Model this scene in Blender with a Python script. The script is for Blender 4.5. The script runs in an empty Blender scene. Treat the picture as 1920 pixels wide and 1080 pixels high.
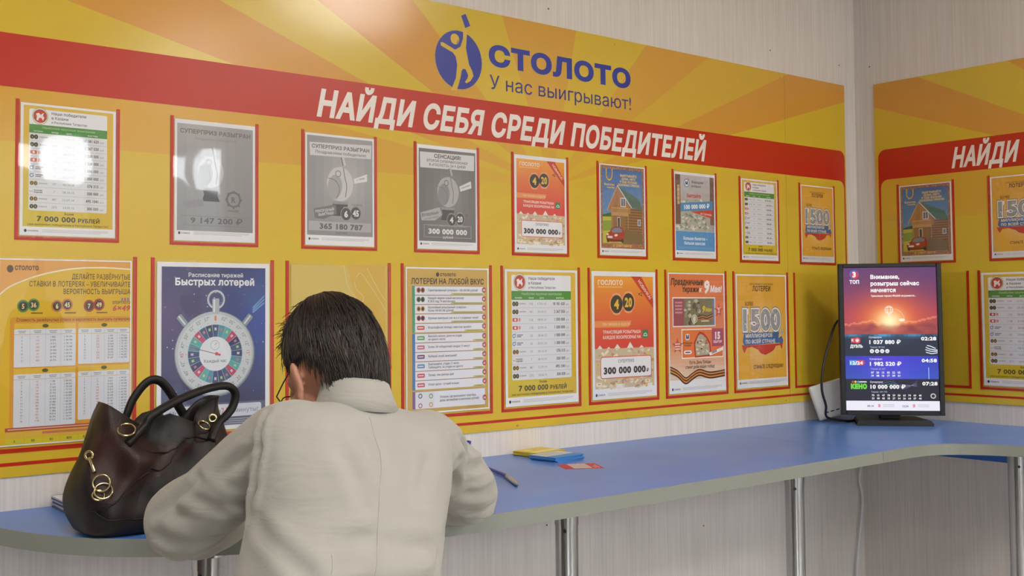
import bpy, bmesh, math, random
from mathutils import Vector, Matrix, Euler, noise
from mathutils.geometry import tessellate_polygon, delaunay_2d_cdt
PI = math.pi
sc = bpy.context.scene
COL = sc.collection
random.seed(7)

# ------------------------------------------------------------------ camera
cam_d = bpy.data.cameras.new('camera')
cam_d.sensor_width = 36.0
cam_d.lens = 2099.6 / 1920 * 36
cam_d.shift_x = 56.37 / 1920
cam_d.shift_y = -55.43 / 1920
cam_d.clip_start = 0.05
cam = bpy.data.objects.new('camera', cam_d)
COL.objects.link(cam)
CP = Vector((-3.7925, -2.4288, 1.4594))
yaw, pit, rol = 0.8944, 0.0450, -0.0074
F = Vector((math.cos(yaw) * math.cos(pit), math.sin(yaw) * math.cos(pit), math.sin(pit)))
Rt = Vector((math.sin(yaw), -math.cos(yaw), 0))
Up = Rt.cross(F)
R2 = Rt * math.cos(rol) + Up * math.sin(rol)
U2 = -Rt * math.sin(rol) + Up * math.cos(rol)
cam.matrix_world = Matrix(((R2.x, U2.x, -F.x, CP.x), (R2.y, U2.y, -F.y, CP.y), (R2.z, U2.z, -F.z, CP.z), (0, 0, 0, 1)))
sc.camera = cam

# ------------------------------------------------------------------ sky and exposure
world = bpy.data.worlds.new('sky')
sc.world = world
world.use_nodes = True
world.node_tree.nodes['Background'].inputs[0].default_value = (0.90, 0.96, 1.0, 1)
world.node_tree.nodes['Background'].inputs[1].default_value = 9.0
vs = sc.view_settings
vs.view_transform = 'Standard'
vs.look = 'None'
vs.exposure = 0.1
vs.gamma = 1.0
vs.use_curve_mapping = False
WINDOWS = [(-5.35, -3.55), (-2.02, -1.06), (-0.82, -0.12)]   # x spans of the street windows behind the camera
WZ0, WZ1, WY = 0.12, 2.62, -5.0
LAMP_STRENGTH = 28.0
for a, b in WINDOWS:                                          # daylight portals in the window openings
    ld = bpy.data.lights.new('daylight_portal', 'AREA')
    ld.shape = 'RECTANGLE'
    ld.size = b - a
    ld.size_y = WZ1 - WZ0
    ld.cycles.is_portal = True
    lo = bpy.data.objects.new('daylight_portal', ld)
    COL.objects.link(lo)
    lo.location = ((a + b) / 2, WY - 0.16, (WZ0 + WZ1) / 2)
    lo.rotation_euler = (PI / 2, 0, 0)

# ------------------------------------------------------------------ helpers
def lin(c):
    return tuple((x / 12.92 if x <= 0.04045 else ((x + 0.055) / 1.055) ** 2.4) for x in (v / 255 for v in c))

def mat(name, col=(200, 200, 200), rough=0.5, metal=0.0, spec=0.5, coat=0.0):
    m = bpy.data.materials.new(name)
    m.use_nodes = True
    b = m.node_tree.nodes['Principled BSDF']
    b.inputs['Base Color'].default_value = (*lin(col), 1)
    b.inputs['Roughness'].default_value = rough
    b.inputs['Metallic'].default_value = metal
    b.inputs['Specular IOR Level'].default_value = spec
    b.inputs['Coat Weight'].default_value = coat
    return m

def nd(m, t, **kw):
    n = m.node_tree.nodes.new(t)
    for k, v in kw.items():
        setattr(n, k, v)
    return n

def ln(m, a, ai, b, bi):
    m.node_tree.links.new(a.outputs[ai], b.inputs[bi])

def pb(m):
    return m.node_tree.nodes['Principled BSDF']

def tag(o, label=None, cat=None, group=None, kind=None):
    if label: o['label'] = label
    if cat: o['category'] = cat
    if group: o['group'] = group
    if kind: o['kind'] = kind
    return o

def link(name, data, parent=None, loc=None, rot=None):
    o = bpy.data.objects.new(name, data)
    COL.objects.link(o)
    if parent: o.parent = parent
    if loc: o.location = loc
    if rot: o.rotation_euler = rot
    return o

def empty(name, loc=(0, 0, 0), rot=(0, 0, 0)):
    o = link(name, None, None, loc, rot)
    o.empty_display_size = 0.05
    return o

def obj(name, bm, m, parent=None, loc=None, rot=None, smooth=False, recalc=True):
    me = bpy.data.meshes.new(name)
    if recalc:
        bmesh.ops.recalc_face_normals(bm, faces=bm.faces)
    bm.to_mesh(me)
    bm.free()
    for mm in (m if isinstance(m, (list, tuple)) else [m]):
        me.materials.append(mm)
    if smooth:
        for p in me.polygons:
            p.use_smooth = True
    return link(name, me, parent, loc, rot)

def B():
    return bmesh.new()

def box(bm, x0, x1, y0, y1, z0, z1, bev=0, seg=2):
    r = bmesh.ops.create_cube(bm, size=1)
    v = r['verts']
    bmesh.ops.scale(bm, verts=v, vec=(x1 - x0, y1 - y0, z1 - z0))
    bmesh.ops.translate(bm, verts=v, vec=((x0 + x1) / 2, (y0 + y1) / 2, (z0 + z1) / 2))
    if bev:
        e = list({e for vv in v for e in vv.link_edges})
        bmesh.ops.bevel(bm, geom=e, offset=bev, segments=seg, affect='EDGES', profile=0.5)
    return bm

def prism(bm, pts, z0, z1):
    """closed outline pts in xy, extruded z0..z1 (concave allowed)"""
    n = len(pts)
    lo = [bm.verts.new((p[0], p[1], z0)) for p in pts]
    hi = [bm.verts.new((p[0], p[1], z1)) for p in pts]
    for i in range(n):
        bm.faces.new((lo[i], lo[(i + 1) % n], hi[(i + 1) % n], hi[i]))
    for t in tessellate_polygon([[Vector((p[0], p[1], 0)) for p in pts]]):
        try:
            bm.faces.new([hi[i] for i in t]); bm.faces.new([lo[i] for i in reversed(t)])
        except ValueError:
            pass
    return bm

def spline(pts, n=8, closed=False):
    """Catmull-Rom through pts (tuples of any size)"""
    out = []
    N = len(pts)
    for i in range(N if closed else N - 1):
        if closed:
            P = [pts[(i + k - 1) % N] for k in range(4)]
        else:
            P = [pts[max(0, min(N - 1, i + k - 1))] for k in range(4)]
        for j in range(n):
            t = j / n
            out.append(tuple(0.5 * (2 * b + (c - a) * t + (2 * a - 5 * b + 4 * c - d) * t * t + (3 * b - a - 3 * c + d) * t ** 3)
                             for a, b, c, d in zip(*P)))
    if not closed:
        out.append(tuple(pts[-1]))
    return out

def sweep(bm, pts, rad, seg=8, closed=False, caps=True, up=None, flat=1.0):
    """tube along pts; rad a number or list; flat squashes the section along its second axis"""
    pts = [Vector(p) for p in pts]
    n = len(pts)
    rad = [rad] * n if not isinstance(rad, (list, tuple)) else rad
    rings = []
    nrm = None
    for i, p in enumerate(pts):
        a = pts[(i - 1) % n] if (closed or i > 0) else p
        b = pts[(i + 1) % n] if (closed or i < n - 1) else p
        t = (b - a)
        if t.length < 1e-9: t = Vector((0, 0, 1))
        t.normalize()
        if nrm is None:
            ref = Vector(up) if up else (Vector((0, 0, 1)) if abs(t.z) < 0.9 else Vector((1, 0, 0)))
            nrm = (ref - t * ref.dot(t)).normalized()
        else:
            nrm = (nrm - t * nrm.dot(t)).normalized()
        bi = t.cross(nrm)
        rings.append([bm.verts.new(p + nrm * math.cos(2 * PI * k / seg) * rad[i] * flat + bi * math.sin(2 * PI * k / seg) * rad[i]) for k in range(seg)])
    for i in range(n if closed else n - 1):
        A, Bq = rings[i], rings[(i + 1) % n]
        for k in range(seg):
            bm.faces.new((A[k], A[(k + 1) % seg], Bq[(k + 1) % seg], Bq[k]))
    if caps and not closed:
        bm.faces.new(rings[0][::-1]); bm.faces.new(rings[-1])
    return bm

def lathe(bm, prof, seg=24, mtx=None):
    rings = []
    for r, z in prof:
        if r < 1e-6:
            rings.append([bm.verts.new((0, 0, z))])
        else:
            rings.append([bm.verts.new((r * math.cos(2 * PI * k / seg), r * math.sin(2 * PI * k / seg), z)) for k in range(seg)])
    for A, C in zip(rings, rings[1:]):
        for k in range(seg):
            q = [A[k % len(A)], A[(k + 1) % len(A)], C[(k + 1) % len(C)], C[k % len(C)]]
            u = []
            for v in q:
                if v not in u: u.append(v)
            if len(u) > 2: bm.faces.new(u)
    if mtx:
        bmesh.ops.transform(bm, matrix=mtx, verts=[v for r in rings for v in r])
    return bm

def loft(bm, secs, caps=True):
    """secs: lists of equally many 3-D points"""
    rings = [[bm.verts.new(p) for p in s] for s in secs]
    n = len(rings[0])
    for A, C in zip(rings, rings[1:]):
        for k in range(n):
            bm.faces.new((A[k], A[(k + 1) % n], C[(k + 1) % n], C[k]))
    if caps:
        bm.faces.new(rings[0][::-1]); bm.faces.new(rings[-1])
    return bm

# ------------------------------------------------------------------ flat print (posters, lettering, screens)
_tc = bpy.data.curves.new('glyphs', 'FONT')
_tc.fill_mode = 'NONE'
_to = bpy.data.objects.new('glyphs', _tc)
COL.objects.link(_to)
_cache = {}

def _inside(p, poly):
    c = False
    j = len(poly) - 1
    for i in range(len(poly)):
        a, b = poly[i], poly[j]
        if (a[1] > p[1]) != (b[1] > p[1]) and p[0] < (b[0] - a[0]) * (p[1] - a[1]) / (b[1] - a[1]) + a[0]:
            c = not c
        j = i
    return c

def _loops(body, res):
    _tc.body = body
    _tc.resolution_u = res
    _to.update_tag()
    bpy.context.view_layer.update()
    me = bpy.data.meshes.new_from_object(_to)
    nx = {}
    for e in me.edges: nx[e.vertices[0]] = e.vertices[1]
    co = [(v.co.x, v.co.y) for v in me.vertices]
    bpy.data.meshes.remove(me)
    seen = set()
    loops = []
    for v in range(len(co)):
        if v in seen: continue
        L = [v]; seen.add(v); w = nx.get(v, v)
        while w not in seen:
            L.append(w); seen.add(w); w = nx.get(w, v)
        Q = []
        for k in L:
            q = co[k]
            if not Q or abs(q[0] - Q[-1][0]) + abs(q[1] - Q[-1][1]) > 1e-4: Q.append(q)
        if len(Q) > 2: loops.append(Q)
    return loops

def _area(Q): return sum(Q[i][0] * Q[(i + 1) % len(Q)][1] - Q[(i + 1) % len(Q)][0] * Q[i][1] for i in range(len(Q))) / 2
def _adv(body): return min(p[0] for p in _loops(body, 1)[-1])
_ADV0 = None

def _glyph(ch, bold, res):
    """one character: outline points, triangles (non-zero winding), advance width"""
    global _ADV0
    key = (ch, bold, res)
    if key in _cache: return _cache[key]
    if _ADV0 is None: _ADV0 = _adv('II')
    if ch == ' ':
        _cache[key] = ([], [], _adv('I I') - _ADV0); return _cache[key]
    adv = _adv('I' + ch + 'I') - _ADV0
    loops = _loops(ch, res)
    sg = 1 if _area(max(loops, key=lambda q: abs(_area(q)))) > 0 else -1
    polys = []
    for Q in loops:
        if not bold: polys.append(Q); continue
        n = len(Q)
        o = []
        for i in range(n):
            p0, p, p1 = Q[i - 1], Q[i], Q[(i + 1) % n]
            ax, ay = p[0] - p0[0], p[1] - p0[1]
            bx, by = p1[0] - p[0], p1[1] - p[1]
            la, lb = math.hypot(ax, ay) or 1, math.hypot(bx, by) or 1
            n1 = (ay / la * sg, -ax / la * sg); n2 = (by / lb * sg, -bx / lb * sg)
            k = bold / max(1 + n1[0] * n2[0] + n1[1] * n2[1], .55)
            o.append((p[0] + (n1[0] + n2[0]) * k, p[1] + (n1[1] + n2[1]) * k))
        polys.append(o)
    V, E = [], []
    for Q in polys:
        b = len(V)
        V += [Vector(q) for q in Q]
        E += [(b + i, b + (i + 1) % len(Q)) for i in range(len(Q))]
    vo, eo, fo, _, _, _ = delaunay_2d_cdt(V, E, [], 0, 1e-5)
    pts = [(v.x, v.y) for v in vo]
    tris = []
    for f in fo:
        cx = sum(pts[k][0] for k in f) / len(f); cy = sum(pts[k][1] for k in f) / len(f)
        w = 0
        for Q in polys:
            for i in range(len(Q)):
                a, b = Q[i - 1], Q[i]
                if (a[1] > cy) != (b[1] > cy):
                    if cx < (b[0] - a[0]) * (cy - a[1]) / (b[1] - a[1]) + a[0]: w += 1 if b[1] > a[1] else -1
        if w:
            a, b, c = (pts[k] for k in f[:3])
            f = tuple(f)
            if (b[0] - a[0]) * (c[1] - a[1]) - (c[0] - a[0]) * (b[1] - a[1]) < 0: f = f[::-1]
            tris.append(f)
    _cache[key] = (pts, tris, adv)
    return _cache[key]

def glyphs(s, bold=0.0, res=2):
    """a line of text: (points, triangles); cap height is about 0.72"""
    pts, tris = [], []
    x = 0
    for ch in s:
        P, T, a = _glyph(ch, bold, res)
        b = len(pts)
        pts.extend((p[0] + x, p[1]) for p in P)
        tris.extend(tuple(b + k for k in t) for t in T)
        x += a + bold * .8
    return pts, tris

class Art:
    """a flat print: x to the right, y DOWN from the top edge, both in mm; shapes and letters keep to thin layers"""
    STEP = 0.00006
    def __init__(s, h):
        s.h = h
        s.g = {'print': ([], [], [])}
    def add(s, kind, pts, faces, col, lay):
        V, Fc, Cc = s.g[kind]
        b = len(V)
        z = s.STEP * lay
        V.extend((p[0] / 1000, (s.h - p[1]) / 1000, z) for p in pts)
        c = (*lin(col), 1)
        for f in faces:
            Fc.append(tuple(b + i for i in f)); Cc.append(c)
    def poly(s, pts, col, lay=1, kind='print'):
        fs = []
        for t in tessellate_polygon([[Vector((p[0], -p[1], 0)) for p in pts]]):
            a, b, c = (pts[k] for k in t)
            if (b[0] - a[0]) * -(c[1] - a[1]) + (c[0] - a[0]) * (b[1] - a[1]) < 0: t = (t[0], t[2], t[1])
            fs.append(tuple(t))
        s.add(kind, pts, fs, col, lay)
    def rect(s, x, y, w, h, col, lay=1, r=0, rot=0):
        if r:
            p = []
            for cx, cy, a0 in ((x + w - r, y + r, -90), (x + w - r, y + h - r, 0), (x + r, y + h - r, 90), (x + r, y + r, 180)):
                for k in range(5):
                    a = math.radians(a0 + k * 22.5)
                    p.append((cx + r * math.cos(a), cy + r * math.sin(a)))
        else:
            p = [(x, y), (x + w, y), (x + w, y + h), (x, y + h)]
        if rot:
            cx, cy, a = x + w / 2, y + h / 2, math.radians(rot)
            p = [(cx + (q[0] - cx) * math.cos(a) + (q[1] - cy) * math.sin(a), cy - (q[0] - cx) * math.sin(a) + (q[1] - cy) * math.cos(a)) for q in p]
        if r:
            s.poly(p, col, lay)
        else:
            s.add('print', p, [(3, 2, 1, 0)], col, lay)
    def ell(s, cx, cy, rx, ry=None, col=(0, 0, 0), lay=1, n=20, rot=0):
        ry = ry or rx
        a = math.radians(rot)
        p = []
        for k in range(n):
            t = -2 * PI * k / n
            u, v = rx * math.cos(t), ry * math.sin(t)
            p.append((cx + u * math.cos(a) + v * math.sin(a), cy - u * math.sin(a) + v * math.cos(a)))
        s.add('print', p, [tuple(range(n))], col, lay)
    def ring(s, cx, cy, r, w, col, lay=1, n=28, a0=0, a1=360, ry=None):
        k_ = (ry or r) / r
        p = []
        for k in range(n + 1):
            t = math.radians(a0 + (a1 - a0) * k / n)
            p += [(cx + r * math.cos(t), cy - r * k_ * math.sin(t)), (cx + (r - w) * math.cos(t), cy - (r - w) * k_ * math.sin(t))]
        s.add('print', p, [(2 * k, 2 * k + 2, 2 * k + 3, 2 * k + 1) for k in range(n)], col, lay)
    def line(s, pts, w, col, lay=1):
        for a, b in zip(pts, pts[1:]):
            dx, dy = b[0] - a[0], b[1] - a[1]
            L = math.hypot(dx, dy) or 1
            nx_, ny_ = -dy / L * w / 2, dx / L * w / 2
            s.poly([(a[0] + nx_, a[1] + ny_), (b[0] + nx_, b[1] + ny_), (b[0] - nx_, b[1] - ny_), (a[0] - nx_, a[1] - ny_)], col, lay)
    def star(s, cx, cy, r, col, lay=1, n=5):
        s.poly([(cx + (r if k % 2 == 0 else r * .45) * math.sin(PI * k / n), cy - (r if k % 2 == 0 else r * .45) * math.cos(PI * k / n)) for k in range(2 * n)], col, lay)
    def grid(s, x, y, w, h, nx_, ny_, fn, lay=1):
        """continuous tone: one cell, one colour from fn(u, v)"""
        for j in range(ny_):
            for i in range(nx_):
                x0, y0 = x + w * i / nx_, y + h * j / ny_
                s.add('print', [(x0, y0), (x0 + w / nx_, y0), (x0 + w / nx_, y0 + h / ny_), (x0, y0 + h / ny_)], [(3, 2, 1, 0)], fn((i + .5) / nx_, (j + .5) / ny_), lay)
    def text(s, t, x, y, cap, col, lay=6, al='c', bold=0.0, sx=1.0, fit=None, shear=0.0, rot=0, res=2):
        pts, tris = glyphs(t, bold, res)
        if not pts: return
        k = cap / 0.72
        x0 = min(p[0] for p in pts); x1 = max(p[0] for p in pts)
        if fit: sx = fit / ((x1 - x0) * k)
        w = (x1 - x0) * k * sx
        off = {'l': 0, 'c': -w / 2, 'r': -w}[al]
        a = math.radians(rot)
        out = []
        for p in pts:
            u = (p[0] - x0) * k * sx + off + p[1] * k * shear
            v = p[1] * k
            out.append((x + u * math.cos(a) - v * math.sin(a), y - u * math.sin(a) - v * math.cos(a)))
        key = 'fine_print'
        if cap >= 8.5:                               # a line big enough to read is a piece of its own
            s.n = getattr(s, 'n', 0) + 1
            key = 'lettering#%d' % s.n
        s.g.setdefault(key, ([], [], []))
        s.add(key, out, tris, col, lay)
    def build(s, parent, m, stuff=True):
        os_ = []
        for kind, (V, Fc, Cc) in s.g.items():
            if not Fc: continue
            kind = kind.split('#')[0]
            me = bpy.data.meshes.new(kind)
            me.from_pydata(V, [], Fc)
            at = me.color_attributes.new('Col', 'FLOAT_COLOR', 'CORNER')
            buf = []
            for f, c in zip(Fc, Cc): buf.extend(c * len(f))
            at.data.foreach_set('color', buf)
            me.materials.append(m)
            o = link(kind, me, parent)
            if stuff and kind != 'lettering': o['kind'] = 'stuff'          # small print, too fine to pick apart
            os_.append(o)
        return os_

def print_mat(name, rough=0.5, emit=0.0):
    m = mat(name, rough=rough)
    a = nd(m, 'ShaderNodeVertexColor', layer_name='Col')
    ln(m, a, 0, pb(m), 'Base Color')
    if emit:
        pb(m).inputs['Base Color'].default_value = (0.01, 0.01, 0.01, 1)
        m.node_tree.links.remove(pb(m).inputs['Base Color'].links[0])
        ln(m, a, 0, pb(m), 'Emission Color')
        pb(m).inputs['Emission Strength'].default_value = emit
    return m

# ------------------------------------------------------------------ materials
def wallpaper(name, col):
    m = mat(name, col, 0.75, spec=0.25)
    tc = nd(m, 'ShaderNodeTexCoord'); mp = nd(m, 'ShaderNodeMapping'); mp.inputs['Scale'].default_value = (150, 150, 3.5)
    n1 = nd(m, 'ShaderNodeTexNoise'); n1.inputs['Scale'].default_value = 1.0; n1.inputs['Detail'].default_value = 4
    n2 = nd(m, 'ShaderNodeTexNoise'); n2.inputs['Scale'].default_value = 2.2; n2.inputs['Detail'].default_value = 3
    ln(m, tc, 'Object', mp, 0); ln(m, mp, 0, n1, 'Vector'); ln(m, tc, 'Object', n2, 'Vector')
    r = nd(m, 'ShaderNodeValToRGB')
    c = lin(col)
    r.color_ramp.elements[0].position = 0.3; r.color_ramp.elements[0].color = (c[0] * .93, c[1] * .925, c[2] * .92, 1)
    r.color_ramp.elements[1].position = 0.66; r.color_ramp.elements[1].color = (min(1, c[0] * 1.06), min(1, c[1] * 1.06), min(1, c[2] * 1.06), 1)
    ln(m, n1, 0, r, 0)
    mx = nd(m, 'ShaderNodeMix', data_type='RGBA', blend_type='MULTIPLY'); mx.inputs[0].default_value = 0.35
    r2 = nd(m, 'ShaderNodeValToRGB'); r2.color_ramp.elements[0].position = .35; r2.color_ramp.elements[0].color = (.88, .87, .86, 1); r2.color_ramp.elements[1].position = .6
    ln(m, n2, 0, r2, 0); ln(m, r, 0, mx, 6); ln(m, r2, 0, mx, 7); ln(m, mx, 2, pb(m), 'Base Color')
    bp = nd(m, 'ShaderNodeBump'); bp.inputs['Strength'].default_value = 0.08; bp.inputs['Distance'].default_value = 0.0015
    ln(m, n1, 0, bp, 'Height'); ln(m, bp, 0, pb(m), 'Normal')
    return m

M_WALL = wallpaper('striped_wallpaper', (221, 214, 207))
M_CEIL = mat('ceiling_paint', (225, 222, 215), 0.8)
M_FLOOR = mat('floor_tile', (188, 184, 176), 0.16)
M_WHITE = mat('white_plastic', (225, 226, 226), 0.35)
M_BLACK = mat('black_plastic', (28, 29, 32), 0.42)
M_RED = mat('red_print', (190, 44, 22), 0.30)
M_PRINT = print_mat('printed_paper', 0.55)
M_BPRINT = print_mat('printed_board', 0.30)
M_PAPER = mat('white_paper', (232, 232, 234), 0.6)

def film():
    m = bpy.data.materials.new('clear_pocket_film')
    m.use_nodes = True
    nt = m.node_tree
    for n in list(nt.nodes):
        if n.type == 'BSDF_PRINCIPLED': nt.nodes.remove(n)
    out = [n for n in nt.nodes if n.type == 'OUTPUT_MATERIAL'][0]
    tr = nd(m, 'ShaderNodeBsdfTransparent'); tr.inputs[0].default_value = (.985, .985, .985, 1)
    gl = nd(m, 'ShaderNodeBsdfGlossy'); gl.inputs['Roughness'].default_value = 0.03
    lw = nd(m, 'ShaderNodeLayerWeight'); lw.inputs[0].default_value = .5
    pw = nd(m, 'ShaderNodeMath', operation='POWER'); pw.inputs[1].default_value = 5
    fr = nd(m, 'ShaderNodeMath', operation='MULTIPLY_ADD'); fr.inputs[1].default_value = .93; fr.inputs[2].default_value = .07
    ln(m, lw, 1, pw, 0); ln(m, pw, 0, fr, 0)
    mx = nd(m, 'ShaderNodeMixShader')
    tc = nd(m, 'ShaderNodeTexCoord'); n1 = nd(m, 'ShaderNodeTexNoise'); n1.inputs['Scale'].default_value = 9; n1.inputs['Detail'].default_value = 0.5
    bp = nd(m, 'ShaderNodeBump'); bp.inputs['Strength'].default_value = 0.3; bp.inputs['Distance'].default_value = 0.003
    ln(m, tc, 'Object', n1, 'Vector'); ln(m, n1, 0, bp, 'Height'); ln(m, bp, 0, gl, 'Normal')
    ln(m, fr, 0, mx, 0); ln(m, tr, 0, mx, 1); ln(m, gl, 0, mx, 2)
    ln(m, mx, 0, out, 'Surface')
    return m
M_FILM = film()

def glass():
    m = bpy.data.materials.new('window_glass')
    m.use_nodes = True
    nt = m.node_tree
    for n in list(nt.nodes):
        if n.type == 'BSDF_PRINCIPLED': nt.nodes.remove(n)
    out = [n for n in nt.nodes if n.type == 'OUTPUT_MATERIAL'][0]
    tr = nd(m, 'ShaderNodeBsdfTransparent'); gl = nd(m, 'ShaderNodeBsdfGlossy'); gl.inputs['Roughness'].default_value = 0.0
    fr = nd(m, 'ShaderNodeFresnel'); mx = nd(m, 'ShaderNodeMixShader')
    ln(m, fr, 0, mx, 0); ln(m, tr, 0, mx, 1); ln(m, gl, 0, mx, 2); ln(m, mx, 0, out, 'Surface')
    return m
M_GLASS = glass()

# ------------------------------------------------------------------ the room
RX0, RY0, RH = -5.8, WY, 3.05
def struct(name, bm, m, label, parent=None):
    o = obj(name, bm, m, parent)
    if not parent: tag(o, label, None, None, 'structure')
    return o
tag(obj('floor', box(B(), RX0 - .2, .2, RY0 - .2, .2, -.1, 0), M_FLOOR), 'grey tiled floor of the shop', None, None, 'structure')
tag(obj('ceiling', box(B(), RX0 - .2, .2, RY0 - .2, .2, RH, RH + .1), M_CEIL), 'white painted ceiling of the shop', None, None, 'structure')
wall_b = tag(obj('wall_back', box(B(), RX0 - .2, .2, .004, .2, 0, RH), M_WALL), 'striped cream wallpapered wall behind the long info board', None, None, 'structure')
wall_r = tag(obj('wall_right', box(B(), .004, .2, RY0 - .2, .0039, 0, RH), M_WALL), 'striped cream wallpapered wall meeting the long wall in the corner', None, None, 'structure')
tag(obj('wall_left', box(B(), RX0 - .2, RX0, RY0 - .2, .0039, 0, RH), mat('dark_end_wall', (84, 70, 58), .5)), 'unseen end wall of the shop, made dark for the leg reflections', None, None, 'structure')  # out of view; dark tone added so the steel legs reflect a dim side
bm = B()
xs = [RX0] + [v for w in WINDOWS for v in w] + [.0039]
for k in range(0, len(xs), 2):
    box(bm, xs[k], xs[k + 1], RY0 - .2, RY0, 0, RH)
for a, b in WINDOWS:
    box(bm, a, b, RY0 - .2, RY0, 0, WZ0); box(bm, a, b, RY0 - .2, RY0, WZ1, RH)
tag(obj('wall_front', bm, M_WALL), 'wallpapered street wall with three windows', None, None, 'structure')
for i, (a, b) in enumerate(WINDOWS):
    w = tag(empty('window_%d' % (i + 1), ((a + b) / 2, RY0 - .1, WZ0)), 'white framed street window', None, None, 'structure')
    hw, hh = (b - a) / 2, WZ1 - WZ0
    bm = B()
    for x0, x1, z0, z1 in ((-hw, -hw + .05, 0, hh), (hw - .05, hw, 0, hh), (-hw + .05, hw - .05, 0, .05), (-hw + .05, hw - .05, hh - .05, hh), (-.03, .03, .05, hh - .05)):
        box(bm, x0, x1, -.03, .03, z0, z1, .004, 1)
    obj('window_frame', bm, M_WHITE, w)
    for s_ in (-1, 1):
        obj('pane', box(B(), min(s_ * .03, s_ * (hw - .05)), max(s_ * .03, s_ * (hw - .05)), -.004, .004, .05, hh - .05), M_GLASS, w)
# nail holes left in the wallpaper
M_HOLE = mat('nail_hole', (95, 84, 74), 0.9)
# outside: street ground and the low building over the road that the windows look onto
tag(obj('ground', box(B(), -60, 60, -70, RY0 - .21, -.25, -.15), mat('asphalt', (92, 92, 94), .9)), 'grey asphalt street outside the windows', None, None, 'structure')
tag(obj('exterior_building', box(B(), -60, 60, -30, -24, -.15, 4.6), mat('grey_facade', (120, 118, 116), .9)), 'low grey building across the street', None, None, 'structure')

# ------------------------------------------------------------------ info boards
def board_mat(name, cx, cz, stops):
    m = mat(name, (216, 172, 30), 0.2, spec=0.52)
    tc = nd(m, 'ShaderNodeTexCoord'); sp = nd(m, 'ShaderNodeSeparateXYZ'); ln(m, tc, 'Object', sp, 0)
    def mth(op, a, b=None, c=None):
        n = nd(m, 'ShaderNodeMath', operation=op)
        for i, v in enumerate((a, b, c)):
            if v is None: continue
            if isinstance(v, (int, float)): n.inputs[i].default_value = v
            else: m.node_tree.links.new(v, n.inputs[i])
        return n.outputs[0]
    dx = mth('SUBTRACT', sp.outputs[0], cx); dz = mth('SUBTRACT', sp.outputs[1], cz)
    ang = mth('ARCTAN2', dz, dx)
    a01 = mth('MULTIPLY', ang, 1 / (2 * PI))
    r = nd(m, 'ShaderNodeValToRGB'); cr = r.color_ramp; cr.interpolation = 'CONSTANT'
    m.node_tree.links.new(a01, r.inputs[0])
    while len(cr.elements) > 1: cr.elements.remove(cr.elements[-1])
    cr.elements[0].position = 0; cr.elements[0].color = (0, 0, 0, 1)
    for d, v in stops:
        e = cr.elements.new(d / 360); e.color = (v, v, v, 1)
    rad = mth('SQRT', mth('ADD', mth('MULTIPLY', dx, dx), mth('MULTIPLY', dz, dz)))
    mr = nd(m, 'ShaderNodeMapRange', interpolation_type='SMOOTHSTEP'); mr.inputs[1].default_value = .1; mr.inputs[2].default_value = .75
    m.node_tree.links.new(rad, mr.inputs[0])
    f1 = mth('MULTIPLY', r.outputs[0], mth('ADD', mth('MULTIPLY', mr.outputs[0], .45), .55))
    sw = mth('MULTIPLY', mth('GREATER_THAN', mth('SINE', mth('MULTIPLY', ang, 16)), 0), .10)     # faint rays below the red band
    f2 = mth('MULTIPLY', sw, mth('LESS_THAN', dz, .1))
    fac = mth('MAXIMUM', f1, f2)
    mx = nd(m, 'ShaderNodeMix', data_type='RGBA')
    m.node_tree.links.new(fac, mx.inputs[0])
    mx.inputs[6].default_value = (*lin((214, 184, 54)), 1); mx.inputs[7].default_value = (*lin((212, 142, 64)), 1)
    ln(m, mx, 2, pb(m), 'Base Color')
    n1 = nd(m, 'ShaderNodeTexNoise'); n1.inputs['Scale'].default_value = 2.5
    ln(m, tc, 'Object', n1, 'Vector')
    bp = nd(m, 'ShaderNodeBump'); bp.inputs['Strength'].default_value = .15; bp.inputs['Distance'].default_value = .02
    ln(m, n1, 0, bp, 'Height'); ln(m, bp, 0, pb(m), 'Normal')
    return m

ZB, ZT = 1.119, 2.2965
BH = (ZT - ZB) * 1000
M_SCREW = mat('screw_cap', (205, 165, 40), .3, .3)
M_FILMSIDE = M_FILM
def screw(parent, x, y):
    b = B(); lathe(b, [(0, .0022), (.002, .0020), (.0042, .0012), (.005, 0)], 12)
    obj('screw', b, M_SCREW, parent, (x, y, 0), smooth=True)

BAR = .0078
_pk = {}
def pocket(parent, x, y, s):
    """pocket: printed red U border proud of the board, with a clear film in front"""
    w, h, b_ = .222 * s, .2966 * s, BAR * (s ** .35)
    if s not in _pk:
        bm = B()
        prism(bm, [(0, 0), (w, 0), (w, h), (w - b_, h), (w - b_, b_), (b_, b_), (b_, h), (0, h)], 0, .0016)
        o = obj('poster_pocket', bm, M_RED, parent)
        bm = B()
        n = 14
        rows = []
        for i in range(n + 1):
            t = i / n
            xx = b_ * .6 + (w - 1.2 * b_) * t
            zz = .0042 + .0006 * math.sin(PI * t)
            hh = h - .004
            if .42 < t < .58: hh -= .008 * math.cos((t - .5) / .08 * PI / 2)
            rows.append((bm.verts.new((xx, b_ * .6, zz)), bm.verts.new((xx, h * .5, zz + .0004)), bm.verts.new((xx, hh, zz + .0006))))
        for A_, C_ in zip(rows, rows[1:]):
            bm.faces.new((A_[0], C_[0], C_[1], A_[1])); bm.faces.new((A_[1], C_[1], C_[2], A_[2]))
        f = obj('clear_film', bm, M_FILM, o, smooth=True, recalc=False)
        _pk[s] = (o.data, f.data)
    else:
        o = link('poster_pocket', _pk[s][0], parent)
        f = link('clear_film', _pk[s][1], o)
    o.location = (x, y, 0)
    return o

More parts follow.
